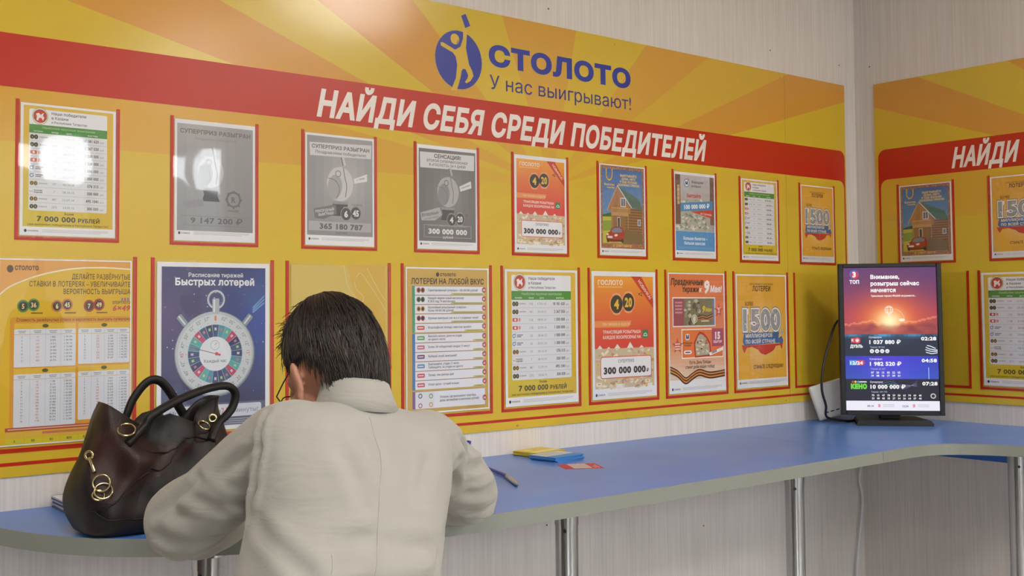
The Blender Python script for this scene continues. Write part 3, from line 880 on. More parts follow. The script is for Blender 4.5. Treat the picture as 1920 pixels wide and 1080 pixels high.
def d_watch():
    a = Art(PH); sheet_bg(a)
    def g(u, v):
        n = noise.noise(Vector((u * 3, v * 4, 2))) * .5 + .5
        p = max(0, 1 - math.hypot(u - .05, v - .35) / .6)
        q = max(0, 1 - math.hypot(u - 1.0, v - .38) / .6)
        return (34 + 46 * p + 14 * n, 48 + 12 * p + 62 * q * n + 8 * n, 96 + 16 * p + 70 * q + 12 * n)
    a.grid(8, 8, 194, 235, 24, 30, g, 2)
    a.rect(8, 243, 194, 40, (92, 100, 124), 2)
    rn = random.Random(4)
    for k in range(70): a.ell(rn.uniform(12, 198), rn.uniform(12, 235), rn.choice((.4, .5, .6, 1.1)), None, (206, 216, 236), 3, 6)
    for k in range(3): a.poly([(176, 78 + 4 * k), (200, 56 + 6 * k), (200, 59 + 6 * k), (178, 80 + 4 * k)], (110, 160, 206), 3)
    a.text('Расписание тиражей', 107, 25, 7, (222, 226, 236), 6, 'c', .02, fit=102); a.text('Быстрых лотерей', 106, 39, 11.5, (236, 238, 244), 6, 'c', .04, fit=148)
    cx, cy = 106, 158
    a.ring(107, 64, 17, 4.4, (150, 158, 164), 4, 26); a.ring(107, 64, 16, 1.6, (214, 220, 224), 4.5, 26)
    a.rect(100, 62, 13, 26, (168, 176, 182), 5, 2); a.rect(102, 64, 3, 22, (220, 226, 230), 5.2)
    for s_, rt in ((-1, 40), (1, -40)):
        a.rect(cx + s_ * 61 - 5.5, 89, 11, 21, (140, 150, 156), 3.5, 2, rot=rt); a.rect(cx + s_ * 61 - 2, 90, 3, 19, (214, 222, 226), 3.7, rot=rt)
    a.ell(cx, cy, 75, 74, (128, 138, 144), 4, 48); a.ell(cx - .6, cy - 1, 73, 72, (186, 196, 200), 4.4, 48); a.ell(cx, cy, 69, 68, (206, 214, 217), 4.8, 48)
    a.ell(cx, cy, 51.5, 51, (180, 190, 196), 5, 40)
    pal = [(44, 66, 116), (66, 150, 166), (78, 172, 176), (190, 62, 104), (38, 52, 104), (52, 84, 128)]
    n = 24
    for k in range(n):
        t0, t1 = math.radians(90 - 15 * k + 7), math.radians(90 - 15 * k - 7)
        P = [(cx + r_ * math.cos(t), cy - r_ * math.sin(t)) for r_, t in ((50.5, t0), (50.5, (t0 + t1) / 2), (50.5, t1), (30, t1), (30, t0))]
        a.poly(P, pal[(0, 1, 2, 3, 4, 5, 0, 1, 2, 3, 5, 4)[k % 12]], 5.4)
        tm = (t0 + t1) / 2
        a.rect(cx + 43 * math.cos(tm) - 2.4, cy - 43 * math.sin(tm) - 2, 4.8, 4, ((214, 200, 206), (200, 120, 130), (180, 210, 120))[k % 3], 5.7, rot=math.degrees(tm))
        a.rect(cx + 54 * math.cos(tm) - .6, cy - 54 * math.sin(tm) - .6, 1.2, 1.2, (200, 90, 80), 5.7)
        s_ = '%02d' % int(2.5 * k)
        if k == 0:
            a.rect(cx - 2, cy - 66, 4, 9, (214, 120, 60), 5.7, 1.6)
        else:
            dg = 90 - 15 * k
            x_, y_ = cx + 59 * math.cos(math.radians(dg)), cy - 59 * math.sin(math.radians(dg))
            a.text(s_ + '"', x_, y_, 6.4, (196, 70, 66) if k in (6, 18) else (104, 112, 124), 6.2, 'c', 0, rot=dg - 90, sx=.9)
    a.ell(cx, cy, 30, 29.5, (224, 228, 232), 6, 32); a.ring(cx - 1, cy - 15, 8.5, .7, (150, 156, 164), 6.4, 20); a.line([(cx - 1, cy - 15), (cx + 2, cy - 19)], .8, (80, 80, 90), 6.5)
    a.text('Каждый час', cx, cy + 15, 5.6, (96, 104, 124), 6.8, 'c', .012, fit=42)
    a.line([(cx + 10, cy + 2.5), (cx - 45, cy - 12)], 1.1, (110, 60, 64), 7); a.ell(cx + 2, cy, 3, 3, (206, 60, 60), 7.2, 12); a.poly([(cx + 2, cy - 1), (cx + 10, cy + .5), (cx + 9, cy + 4), (cx + 2, cy + 2)], (206, 60, 60), 7.1)
    a.rect(12, 246, 182, 22, (214, 218, 228), 5, 4); a.text('Играйте каждые', 24, 261, 7.6, (150, 156, 170), 6.2, 'l', .02, fit=92); a.text('2,5', 124, 262, 10, (214, 120, 116), 6.2, 'c', .03, sx=.8); a.text('минуты!', 142, 261, 7.6, (150, 156, 170), 6.2, 'l', .02, fit=46)
    for k in range(4): a.rect(14, 272 + 3.4 * k, 180, 1, (190, 194, 206), 5)
    return a

def trophy(a, cx, cy, k, c1, c2):
    a.poly([(cx - 24 * k, cy + 52 * k), (cx + 24 * k, cy + 52 * k), (cx + 20 * k, cy + 66 * k), (cx + 28 * k, cy + 84 * k), (cx - 28 * k, cy + 84 * k), (cx - 20 * k, cy + 66 * k)], (70, 70, 72), 3)
    a.rect(cx - 24 * k, cy + 46 * k, 48 * k, 7 * k, (150, 150, 152), 3.2)
    a.ell(cx, cy, 40 * k, 45 * k, c1, 3.4, 32); a.ell(cx - 16 * k, cy + 8 * k, 22 * k, 32 * k, c2, 3.6, 24, rot=-8)
    a.ell(cx - 6 * k, cy - 27 * k, 9 * k, 9 * k, tuple(v * .8 for v in c2), 3.8, 16); a.ell(cx - 6 * k, cy - 27 * k, 6.5 * k, 6.5 * k, c1, 4, 16)
    a.line(spline([(cx + 10 * k, cy - 44 * k), (cx + 14 * k, cy - 20 * k), (cx + 20 * k, cy + 5 * k), (cx + 16 * k, cy + 34 * k)], 6), 2.2 * k, (104, 104, 106), 4.1)
    a.line(spline([(cx - 36 * k, cy - 14 * k), (cx - 14 * k, cy - 8 * k), (cx - 2 * k, cy + 14 * k), (cx - 12 * k, cy + 40 * k)], 6), 2.2 * k, (120, 120, 122), 4.1)
    a.poly([(cx + 2 * k, cy - 70 * k), (cx + 12 * k, cy - 73 * k), (cx + 18 * k, cy - 50 * k), (cx + 8 * k, cy - 48 * k)], c1, 3.4)
    a.poly([(cx + 2 * k, cy - 70 * k), (cx + 5 * k, cy - 71 * k), (cx + 11 * k, cy - 49 * k), (cx + 8 * k, cy - 48 * k)], (110, 110, 112), 3.5)

def d_record():
    a = Art(PH); sheet_bg(a)
    a.grid(5, 6, 200, 258, 8, 22, lambda u, v: (lambda t: (t, t, t + 2))(150 + 34 * math.exp(-((u - .6) ** 2 + (v - .45) ** 2) * 7) - 8 * v), 2)
    a.poly([(12, 24), (202, 18), (200, 55), (14, 58)], (214, 214, 217), 3)
    a.text('СУПЕРПРИЗ РАЗЫГРАН', 107, 38, 9.4, (96, 96, 100), 6, 'c', .03, fit=176); a.text('Поздравляем победителя!', 107, 51, 7.2, (120, 120, 124), 6, 'c', .02, fit=154)
    trophy(a, 104, 128, 1.0, (204, 204, 207), (168, 168, 171))
    a.poly([(146, 112), (188, 96), (188, 116), (148, 124)], (226, 226, 228), 4); a.text('г. Сочи', 168, 113, 5, (90, 90, 94), 6, 'c', .02, rot=16)
    a.poly([(24, 196), (90, 182), (94, 206), (54, 222), (28, 220)], (112, 112, 115), 4.2); a.text('РЕКОРДНЫЙ', 58, 202, 6.6, (206, 206, 208), 6, 'c', .03, fit=56, rot=9); a.text('ВЫИГРЫШ!', 62, 211, 6.6, (206, 206, 208), 6, 'c', .03, fit=46, rot=9)
    balls(a, 122, 206, 15, '6', '45', (150, 150, 152), (74, 74, 76), (232, 232, 234)); a.text('ГОСЛОТО', 156, 183, 4.6, (110, 110, 114), 6, 'c', .03)
    a.rect(10, 228, 190, 24, (176, 176, 180), 3)
    a.text('365 180 787', 108, 247, 14, (88, 88, 92), 6, 'c', .035, fit=132); a.text('рублей', 108, 259, 6.6, (110, 110, 114), 6, 'c', .02, fit=34)
    footer(a, 274); return a

def d_sensation():
    a = Art(PH); sheet_bg(a)
    a.grid(5, 10, 200, 258, 8, 22, lambda u, v: (lambda t: (t, t, t + 1))(112 + 26 * math.exp(-((u - .55) ** 2 + (v - .5) ** 2) * 8) - 6 * v), 2)
    a.poly([(9, 20), (201, 18), (200, 62), (10, 64)], (218, 218, 221), 3)
    a.text('СЕНСАЦИЯ!', 105, 34, 10.5, (84, 84, 88), 6, 'c', .035, fit=94); a.text('ВТОРОЙ СУПЕРМИЛЛИОНЕР', 105, 46, 7, (98, 98, 102), 6, 'c', .02, fit=144); a.text('В «ГОСЛОТО» ЗА 9 ДНЕЙ!', 105, 57, 7, (98, 98, 102), 6, 'c', .02, fit=128)
    trophy(a, 106, 128, .95, (178, 178, 181), (140, 140, 143))
    a.poly([(146, 110), (188, 92), (190, 112), (150, 124)], (226, 226, 228), 4); a.text('г. Новосибирск', 168, 111, 4, (90, 90, 94), 6, 'c', .02, rot=20, fit=36)
    a.poly([(10, 190), (76, 172), (84, 194), (60, 210), (14, 212)], (176, 176, 179), 4.2); a.text('Впервые', 44, 196, 9, (110, 110, 114), 6, 'c', .03, fit=58, rot=11); a.text('в истории лотереи!', 48, 205, 4.4, (120, 120, 124), 6, 'c', .02, fit=52, rot=11)
    balls(a, 118, 206, 15, '4', '20', (150, 150, 152), (66, 66, 68), (226, 226, 228)); a.text('×2', 172, 194, 6, (70, 70, 72), 6, 'c', .03)
    a.rect(22, 222, 166, .9, (190, 190, 194), 3); a.rect(22, 222, .9, 34, (190, 190, 194), 3); a.rect(187, 222, .9, 34, (190, 190, 194), 3)
    a.text('29 мая 2015 в денежной лотерее суперприз', 105, 226, 4, (176, 176, 180), 6, 'c', 0, fit=140)
    a.text('300 000 000', 105, 247, 14, (234, 234, 236), 6, 'c', .045, fit=136); a.text('рублей', 105, 259, 6.6, (220, 220, 222), 6, 'c', .02, fit=36)
    a.rect(22, 256, 62, .9, (190, 190, 194), 3); a.rect(126, 256, 62, .9, (190, 190, 194), 3)
    footer(a, 276); return a

def d_super():
    a = Art(PH); sheet_bg(a)
    a.grid(6, 10, 198, 256, 8, 20, lambda u, v: (lambda t: (t, t, t + 2))(172 - 26 * v + 8 * math.sin(5 * u)), 2)
    a.text('СУПЕРПРИЗ РАЗЫГРАН', 105, 32, 10, (120, 118, 108), 6, 'c', .035, fit=184); a.text('Поздравляем победителя!', 105, 46, 6, (148, 146, 142), 6, 'c', .01, fit=110)
    trophy(a, 92, 122, .85, (192, 192, 195), (158, 158, 161))
    a.poly([(20, 196), (72, 188), (76, 206), (24, 214)], (150, 150, 153), 4)
    a.ring(152, 186, 20, 5, (112, 112, 115), 4, 20); a.text('R', 152, 193, 13, (112, 112, 115), 6, 'c', .05)
    for k in range(8):
        t = math.radians(45 * k); a.rect(150 + 20 * math.cos(t), 184 - 20 * math.sin(t), 5, 5, (112, 112, 115), 3.9)
    a.text('РАПИДО', 152, 216, 4.4, (100, 100, 104), 6, 'c', .03)
    a.rect(16, 230, 176, .8, (120, 120, 124), 3); a.rect(16, 252, 176, .8, (120, 120, 124), 3)
    a.text('9 147 200 ₽', 108, 247, 13.5, (98, 98, 104), 6, 'c', .025, fit=136)
    footer(a, 272); return a

def d_housing():
    a = Art(PH); sheet_bg(a)
    a.grid(4, 9, 200, 190, 6, 12, lambda u, v: (196 - 26 * v, 194 - 28 * v, 194 - 30 * v), 2)
    a.rect(4, 9, 26, 168, (116, 92, 78), 3); a.rect(14, 44, 12, 66, (214, 182, 130), 3.5, 3)
    for k in range(4): a.rect(13, 52 + 15 * k, 14, 1.6, (140, 110, 80), 3.8)
    a.rect(182, 10, 22, 165, (126, 98, 82), 3)
    a.ring(62, 36, 14, 3, (60, 120, 160), 4, 24); a.ell(62, 36, 11.5, 12, (238, 240, 244), 4, 20); a.text('М', 62, 41, 10, (50, 60, 96), 6, 'c', .07); a.ring(71, 22, 4, 1.2, (206, 80, 70), 5, 10)
    a.text('Жилищная', 86, 35, 8, (84, 84, 90), 6, 'l', .015, fit=62); a.text('лотерея', 86, 49, 8, (84, 84, 90), 6, 'l', .015, fit=48)
    a.text('Выиграйте', 62, 84, 12, (206, 82, 66), 6, 'l', .03, fit=72)
    rn = random.Random(21)
    gc = [(206, 208, 198), (178, 184, 168), (150, 160, 144), (226, 224, 216), (206, 170, 160), (120, 130, 116)]
    a.rect(30, 92, 152, 106, (176, 180, 166), 3)
    for k in range(150):
        a.rect(rn.uniform(30, 168), rn.uniform(90, 186), rn.uniform(7, 15), rn.uniform(3, 8), rn.choice(gc), 3.1 + k * .006, rot=rn.uniform(-50, 50))
    for k in range(50):
        a.rect(rn.choice((rn.uniform(4, 40), rn.uniform(4, 188))), rn.uniform(180, 192), rn.uniform(8, 14), rn.uniform(4, 8), rn.choice(gc), 4.1 + k * .005, rot=rn.uniform(-30, 30))
    a.poly([(78, 132), (194, 122), (190, 152)], (204, 70, 58), 5); a.text('до 3 декабря', 160, 141, 6.4, (248, 220, 214), 7, 'c', .02, fit=58, rot=-4)
    a.poly([(30, 105), (196, 92), (196, 122), (30, 134)], (70, 142, 196), 5.4); a.text('100 000 000 ₽', 114, 121, 14.5, (240, 244, 250), 7, 'c', .045, fit=132, rot=4.4)
    a.rect(4, 200, 200, 66, (80, 152, 206), 5); a.text('Больше билетов –', 104, 229, 10, (226, 238, 248), 7, 'c', .04, fit=124); a.text('больше шансов!', 100, 245, 10, (226, 238, 248), 7, 'c', .04, fit=108)
    for k in range(2): a.rect(14, 254 + 4 * k, 180, .7, (150, 196, 226), 6)
    footer(a, 276); return a

def d_house():
    a = Art(PH); sheet_bg(a)
    a.rect(5, 4, 199, 264, (160, 112, 84), 2)
    rn = random.Random(31)
    for k in range(420):
        s_ = rn.random() < .5
        x_, y_ = (rn.choice((rn.uniform(6, 13), rn.uniform(195, 202))), rn.uniform(6, 264)) if s_ else (rn.uniform(6, 202), rn.choice((rn.uniform(5, 13), rn.uniform(252, 266))))
        a.rect(x_, y_, rn.uniform(1, 3), rn.uniform(1, 3), rn.choice([(206, 160, 120), (120, 76, 60), (186, 96, 70), (220, 190, 150)]), 2.4)
    a.grid(13, 14, 182, 238, 8, 20, lambda u, v: (52 + 74 * v + 18 * u, 110 + 62 * v + 8 * u, 178 + 26 * v), 3)
    a.poly([(13, 162), (60, 152), (60, 170), (13, 172)], (52, 96, 62), 3.3); a.poly([(13, 168), (100, 166), (100, 252), (13, 252)], (196, 190, 74), 3.4); a.poly([(13, 182), (90, 176), (90, 206), (13, 214)], (140, 166, 70), 3.5)
    a.ring(44, 32, 16, 5.4, (120, 84, 30), 4, 18, 160, 380, ry=22); a.ring(44, 32, 15.2, 3.8, (230, 190, 90), 4.3, 18, 160, 380, ry=21); a.rect(29, 14, 5, 16, (222, 180, 80), 4.3); a.rect(55, 14, 5, 16, (222, 180, 80), 4.3)
    a.text('Золотая', 44, 68, 7, (236, 200, 96), 6, 'c', .04, fit=46); a.text('подкова', 50, 76, 5, (236, 200, 96), 6, 'c', .04, fit=34)
    for k, (t, w) in enumerate((('ВЫИГРЫВАЙТЕ', 76), ('ДОМА, АВТО', 64), ('И ЕЩЕ БОЛЬШЕ', 80), ('ДЕНЕЖНЫХ ПРИЗОВ!', 100))): a.text(t, 132, 36 + 10 * k, 6.8, (238, 208, 110), 6, 'c', .04, fit=w)
    a.poly([(52, 138), (194, 138), (194, 236), (52, 236)], (150, 110, 74), 4)
    for k in range(12): a.rect(118, 130 + 9 * k, 76, 4.4, (122, 84, 54), 4.2); a.rect(118, 134.4 + 9 * k, 76, 1, (180, 140, 96), 4.3)
    a.poly([(80, 70), (34, 146), (52, 146), (52, 156), (140, 156), (140, 138)], (176, 128, 86), 4.6)
    for k in range(6): a.line([(62 + 3 * k, 156), (76 + 2 * k, 86 + 4 * k)], .8, (140, 96, 62), 4.7)
    a.rect(94, 104, 24, 30, (226, 226, 220), 5); a.rect(97, 107, 8, 24, (96, 112, 126), 5.2); a.rect(107, 107, 8, 24, (96, 112, 126), 5.2)
    a.poly([(80, 66), (182, 106), (195, 142), (144, 134)], (92, 124, 112), 5.4)
    for k in range(7): a.line([(88 + 14 * k, 71 + 5.6 * k), (150 + 7 * k, 133 + k)], .8, (60, 92, 84), 5.6)
    a.line([(80, 66), (145, 135)], 3.4, (226, 222, 210), 5.8); a.line([(80, 66), (33, 148)], 3, (206, 170, 130), 5.8)
    a.rect(52, 152, 78, 11, (196, 156, 106), 6)
    for k in range(13): a.rect(53 + 6 * k, 138, 1.6, 14, (206, 166, 116), 6)
    a.rect(52, 137, 78, 2, (216, 178, 128), 6.1)
    for x in (54, 86, 126): a.rect(x, 163, 4.4, 44, (176, 132, 90), 6)
    a.rect(78, 168, 14, 38, (222, 218, 208), 6.1); a.rect(80, 170, 10, 34, (66, 70, 74), 6.2)
    a.rect(172, 172, 14, 20, (230, 230, 226), 6); a.rect(174, 174, 10, 16, (120, 136, 150), 6.2)
    a.poly([(100, 252), (104, 214), (120, 206), (150, 208), (195, 220), (195, 252)], (128, 104, 72), 6)
    a.poly(spline([(28, 238), (30, 222), (42, 216), (56, 202), (86, 198), (104, 206), (110, 222), (108, 240), (96, 246), (44, 248)], 4, True), (176, 56, 46), 6.4)
    a.poly([(50, 214), (60, 204), (86, 201), (100, 208), (98, 216), (60, 218)], (120, 140, 160), 6.6)
    a.rect(34, 229, 22, 7, (226, 226, 226), 6.7, 1.5); a.ell(34, 224, 5, 3, (236, 232, 220), 6.7, 10); a.ell(72, 226, 8, 4, (236, 232, 220), 6.7, 12, rot=8); a.rect(30, 240, 66, 4, (70, 36, 36), 6.6)
    for x in (36, 100): a.ell(x, 243, 6, 7, (48, 46, 46), 6.5, 14)
    a.text('С СЕНТЯБРЯ', 100, 262.5, 7, (232, 176, 110), 7, 'c', .05, fit=84)
    footer(a, 278); return a

def d_pale():
    a = Art(PH)
    a.rect(0, 0, 210, PH, (216, 190, 92), 1)
    a.poly([(118, 0), (206, 0), (206, 150), (160, 150), (140, 60)], (216, 178, 62), 2)
    for P in ([(112, 0), (122, 40), (138, 62), (146, 90), (160, 116), (180, 134), (206, 136)], [(140, 22), (150, 14), (168, 34), (196, 70), (206, 86)], [(136, 30), (140, 44), (156, 60), (150, 76)], [(164, 4), (186, 40), (206, 66)]):
        a.line(spline(P, 6), 1.5, (228, 208, 140), 3)
    a.rect(150, 172, 56, 12, (226, 208, 140), 3); a.rect(150, 166, 56, 2, (204, 164, 60), 3)
    for k in range(6): a.rect(20, 196 + 14 * k, 184, 1.2, (206, 180, 84), 3)
    return a

SW, SH = .2027, .2800
K = SW / .210
_pd = {}
def poster(design, x, z, s, wall, label, rot=0):
    """a printed sheet standing in a pocket"""
    k = K * s
    if wall == 'A': loc, r_ = (x + .0098 * s, -.0004, z + .0100 * s), (PI / 2, rot, 0)
    else: loc, r_ = (-.0004, -(x + .0098 * s), z + .0100 * s), (PI / 2, rot, -PI / 2)
    e = tag(empty('poster', loc, r_), label, 'poster', 'posters in the pockets of the boards')
    e.scale = (k, k, k)
    if design not in _pd:
        a = design()
        sh = obj('sheet', box(B(), 0, .210, 0, PH / 1000, 0, .0004), M_PAPER, e)
        sh.location.z = .0012
        ps = a.build(e, M_PRINT)
        for p in ps: p.location.z = .0016
        _pd[design] = [(o.name.split('.')[0], o.data, o.location.copy()) for o in [sh] + ps]
    else:
        for n, d, l in _pd[design]: link(n, d, e, l)
    return e
P_ = poster
P_(d_winners, R1[0], Z1, 1, 'A', 'small winners table poster above the betting table poster, behind mirrored window glare')
P_(d_super, R1[1], Z1, 1, 'A', 'pale grey prize poster reading 9 147 200')
P_(d_record, R1[2], Z1, 1, 'A', 'grey trophy poster reading 365 180 787')
P_(d_sensation, R1[3], Z1, 1, 'A', 'dark grey trophy poster headed СЕНСАЦИЯ reading 300 000 000')
P_(d_gosloto, R1[4], Z1, 1, 'A', 'small orange 4 and 20 ball poster in the upper row')
P_(d_house, R1[5], Z1, 1, 'A', 'log house and red car poster in the upper row of the long board')
P_(d_housing, R1[6], Z1, 1, 'A', 'blue and grey poster with money pile reading 100 000 000')
P_(d_winners, R1[7], Z1, 1, 'A', 'small winners table poster in the upper row next to the money pile poster')
P_(d_1500, R1[8], Z1, 1, 'A', 'small golden 1500 poster above and behind the monitor, on the long board')
P_(d_bets, R2X[0], Z2, A3, 'A', 'large yellow betting table poster with four number tables, above the handbag')
P_(d_watch, R2X[1], Z2, A3, 'A', 'dark blue poster with a big silver stopwatch')
P_(d_pale, R2X[2], Z2, A3, 'A', 'faded yellow poster with faint white outlines behind the head of the woman')
P_(d_list, R2X[3], Z2, A3, 'A', 'gold poster with a long list of lotteries beside the woman')
P_(d_winners, R2X[4], Z2, A3, 'A', 'large winners table poster in the lower row of the long board')
P_(d_gosloto, R2X[5], Z2, A3, 'A', 'large orange 4 and 20 ball poster in the lower row')
P_(d_may, R2X[6], Z2, A3, 'A', 'orange holiday poster with two tickets and a striped ribbon')
P_(d_1500, R2X[7], Z2, A3, 'A', 'large golden 1500 poster in the lower row of the long board')
P_(d_house, .1661, Z1, 1, 'B', 'log house and red car poster directly above the monitor on the short board')
P_(d_1500, .510, Z1, 1, 'B', 'golden 1500 poster cut off at the photo edge on the short board')
P_(d_winners, .4657, Z2, A3, 'B', 'winners table poster beside the monitor on the short board')
# ------------------------------------------------------------------ ceiling lamps
M_DIFF = mat('lamp_diffuser', (255, 250, 240), .5)
pb(M_DIFF).inputs['Emission Color'].default_value = (1, .94, .87, 1)
pb(M_DIFF).inputs['Emission Strength'].default_value = LAMP_STRENGTH
for x, y, t in ((-.86, -2.34, 'near the corner'), (-3.6, -1.9, 'above the camera'), (-.86, -4.1, 'by the street wall near the corner'), (-3.6, -4.1, 'by the street wall')):
    e = tag(empty('ceiling_light', (x, y, RH)), 'square white ceiling panel lamp ' + t, 'lamp', 'square ceiling lamps')
    bm = B()
    for a0, a1, b0, b1 in ((-.31, .31, -.31, -.29), (-.31, .31, .29, .31), (-.31, -.29, -.29, .29), (.29, .31, -.29, .29)): box(bm, a0, a1, b0, b1, -.03, 0)
    obj('frame', bm, M_WHITE, e)
    obj('diffuser', box(B(), -.289, .289, -.289, .289, -.022, -.001), M_DIFF, e)

# ------------------------------------------------------------------ counter
def laminate(name, col):
    m = mat(name, col, .3, spec=.5)
    tc = nd(m, 'ShaderNodeTexCoord'); n1 = nd(m, 'ShaderNodeTexNoise'); n1.inputs['Scale'].default_value = 60; n1.inputs['Detail'].default_value = 2
    r = nd(m, 'ShaderNodeValToRGB'); c = lin(col)
    r.color_ramp.elements[0].position = .23; r.color_ramp.elements[0].color = (c[0] * .35, c[1] * .35, c[2] * .4, 1)
    r.color_ramp.elements[1].position = .27; r.color_ramp.elements[1].color = (*c, 1)
    n2 = nd(m, 'ShaderNodeTexNoise'); n2.inputs['Scale'].default_value = 5
    mr = nd(m, 'ShaderNodeMapRange'); mr.inputs[3].default_value = .24; mr.inputs[4].default_value = .38
    ln(m, tc, 'Object', n1, 'Vector'); ln(m, n1, 0, r, 0); ln(m, r, 0, pb(m), 'Base Color')
    ln(m, tc, 'Object', n2, 'Vector'); ln(m, n2, 0, mr, 0); ln(m, mr, 0, pb(m), 'Roughness')
    return m
M_BLUE = laminate('blue_laminate', (84, 132, 212))
M_EDGE = mat('grey_edge_band', (132, 136, 129), .5)
M_UNDER = mat('counter_underside', (196, 196, 192), .7)
M_STEEL = mat('brushed_steel', (178, 180, 184), .17, 1.0)
M_DSTEEL = mat('dark_steel', (60, 60, 62), .4, .8)
CT = 1.05
TH = .032
def worktop(label, outline, front, legs, seams=()):
    cx, cy = legs[0]
    root = tag(empty('counter', (cx, cy, 0)), label, 'counter')
    sh = lambda P: [(p[0] - cx, p[1] - cy) for p in P]
    obj('worktop', prism(B(), sh(outline), CT - TH + .0005, CT), M_BLUE, root)
    # edge band along the front
    fr = [Vector(p) for p in sh(front)]
    bm = B()
    rows = []
    for i, p in enumerate(fr):
        t = (fr[min(i + 1, len(fr) - 1)] - fr[max(i - 1, 0)]).normalized()
        n = Vector((t.y, -t.x))
        q = p + n * .0016
        rows.append([bm.verts.new((*p, CT - TH)), bm.verts.new((*q, CT - TH)), bm.verts.new((*q, CT - .0006)), bm.verts.new((*(p + n * .0008), CT + .0002)), bm.verts.new((*(p - n * .0006), CT + .0002))])
    for A_, C_ in zip(rows, rows[1:]):
        for k in range(4): bm.faces.new((A_[k], C_[k], C_[k + 1], A_[k + 1]))
    obj('edge_band', bm, M_EDGE, root, smooth=False)
    for x, y in legs:
        bm = B()
        lathe(bm, [(0, 0), (.034, 0), (.034, .012), (.025, .02), (.025, CT - TH - .03), (.0262, CT - TH - .03), (.0262, CT - TH - .006), (.04, CT - TH - .005), (.04, CT - TH), (0, CT - TH)], 32)
        lg = obj('leg', bm, M_STEEL, root, (x - cx, y - cy, 0), smooth=True)
        m_ = lg.data
        m_.shade_smooth() if hasattr(m_, 'shade_smooth') else None
        md = lg.modifiers.new('edges', 'EDGE_SPLIT'); md.split_angle = math.radians(35)
        b2 = B(); lathe(b2, [(0, 0), (.004, 0), (.004, .002), (0, .002)], 12, Matrix.Translation((-.021, -.0165, CT - TH - .04)) @ Euler((PI / 2, 0, math.radians(-50))).to_matrix().to_4x4())
        obj('set_screw', b2, M_DSTEEL, lg)
    return root, cx, cy
fr1 = spline([(-3.192, .003), (-3.186, -.08), (-3.166, -.17), (-3.132, -.271), (-3.073, -.378), (-2.99, -.462), (-2.89, -.532), (-2.75, -.597), (-2.58, -.652), (-2.40, -.682)], 5) + [(-2.2, -.683), (-1.6, -.674), (-.93, -.657)]
c1, _, _ = worktop('long blue counter with a rounded end where the woman leans', fr1 + [(-.878, .003)], fr1, [(-2.105, -.615), (-1.262, -.60), (-2.89, -.49)])
fr2 = [(-.9282, -.657), (-.84, -.654)] + spline([(-.77, -.652), (-.69, -.662), (-.62, -.698), (-.565, -.765), (-.53, -.84), (-.505, -.93), (-.495, -1.05)], 5) + [(-.49, -1.3), (-.49, -1.95)]
c2, cx2, cy2 = worktop('blue corner counter with an inner curve under the monitor', fr2 + [(.003, -1.95), (.003, .003), (-.8762, .003)], fr2, [(-.425, -.79), (-.43, -1.8)])
obj('support_rail', box(B(), -.018 - cx2, .003 - cx2, -1.95 - cy2, -.02 - cy2, .925, CT - TH), mat('blue_rail', (38, 98, 178), .45), c2)

# ------------------------------------------------------------------ monitor
mx, my = -.265, -.288
mon = tag(empty('monitor', (mx, my, CT), (0, 0, math.atan2(-.743, .669))), 'black portrait monitor showing a sunset draw screen in the corner of the counter', 'monitor')
W_, H_ = .308, .493
zc = 1.3459 - CT
tl = math.radians(.85)
bz, bt = .0165, .014
M_SCREEN = print_mat('screen_image', .25, .92)
bm = B()
for x0, x1, z0, z1 in ((-W_ / 2 - bz, -W_ / 2, -H_ / 2 - bz, H_ / 2 + bt), (W_ / 2, W_ / 2 + bz, -H_ / 2 - bz, H_ / 2 + bt), (-W_ / 2, W_ / 2, H_ / 2, H_ / 2 + bt), (-W_ / 2, W_ / 2, -H_ / 2 - bz, -H_ / 2)):
    box(bm, x0, x1, -.006, .022, z0, z1, .002, 1)
R_ = (-tl, 0, 0)
obj('bezel', bm, M_BLACK, mon, (0, 0, zc), R_)
bm = B()
loft(bm, [[(sx * (W_ / 2 + bz - d), y, sz * (H_ / 2 + bz - d)) for sx, sz in ((-1, -1), (1, -1), (1, 1), (-1, 1))] for y, d in ((.0225, .001), (.034, .004), (.05, .05))])
obj('back_shell', bm, M_BLACK, mon, (0, 0, zc), R_)
obj('panel', box(B(), -W_ / 2 - .001, W_ / 2 + .001, .0005, .02, -H_ / 2 - .001, H_ / 2 + .001), M_BLACK, mon, (0, 0, zc), R_)
bm = B(); box(bm, -.035, .035, .05, .075, .012, .33, .006, 2); box(bm, -.05, .05, .045, .052, .24, .34, .002, 1)
obj('stand_neck', bm, M_BLACK, mon)
bm = B(); loft(bm, [[(-.125, -.046, z), (.125, -.046, z), (.105 + .0 * z, .15, z), (-.105, .15, z)] for z in (0, .008)] + [[(-.119, -.038, .018), (.119, -.038, .018), (.10, .142, .018), (-.10, .142, .018)]])
obj('stand_base', bm, M_BLACK, mon)
s_a = Art(H_ * 1000)
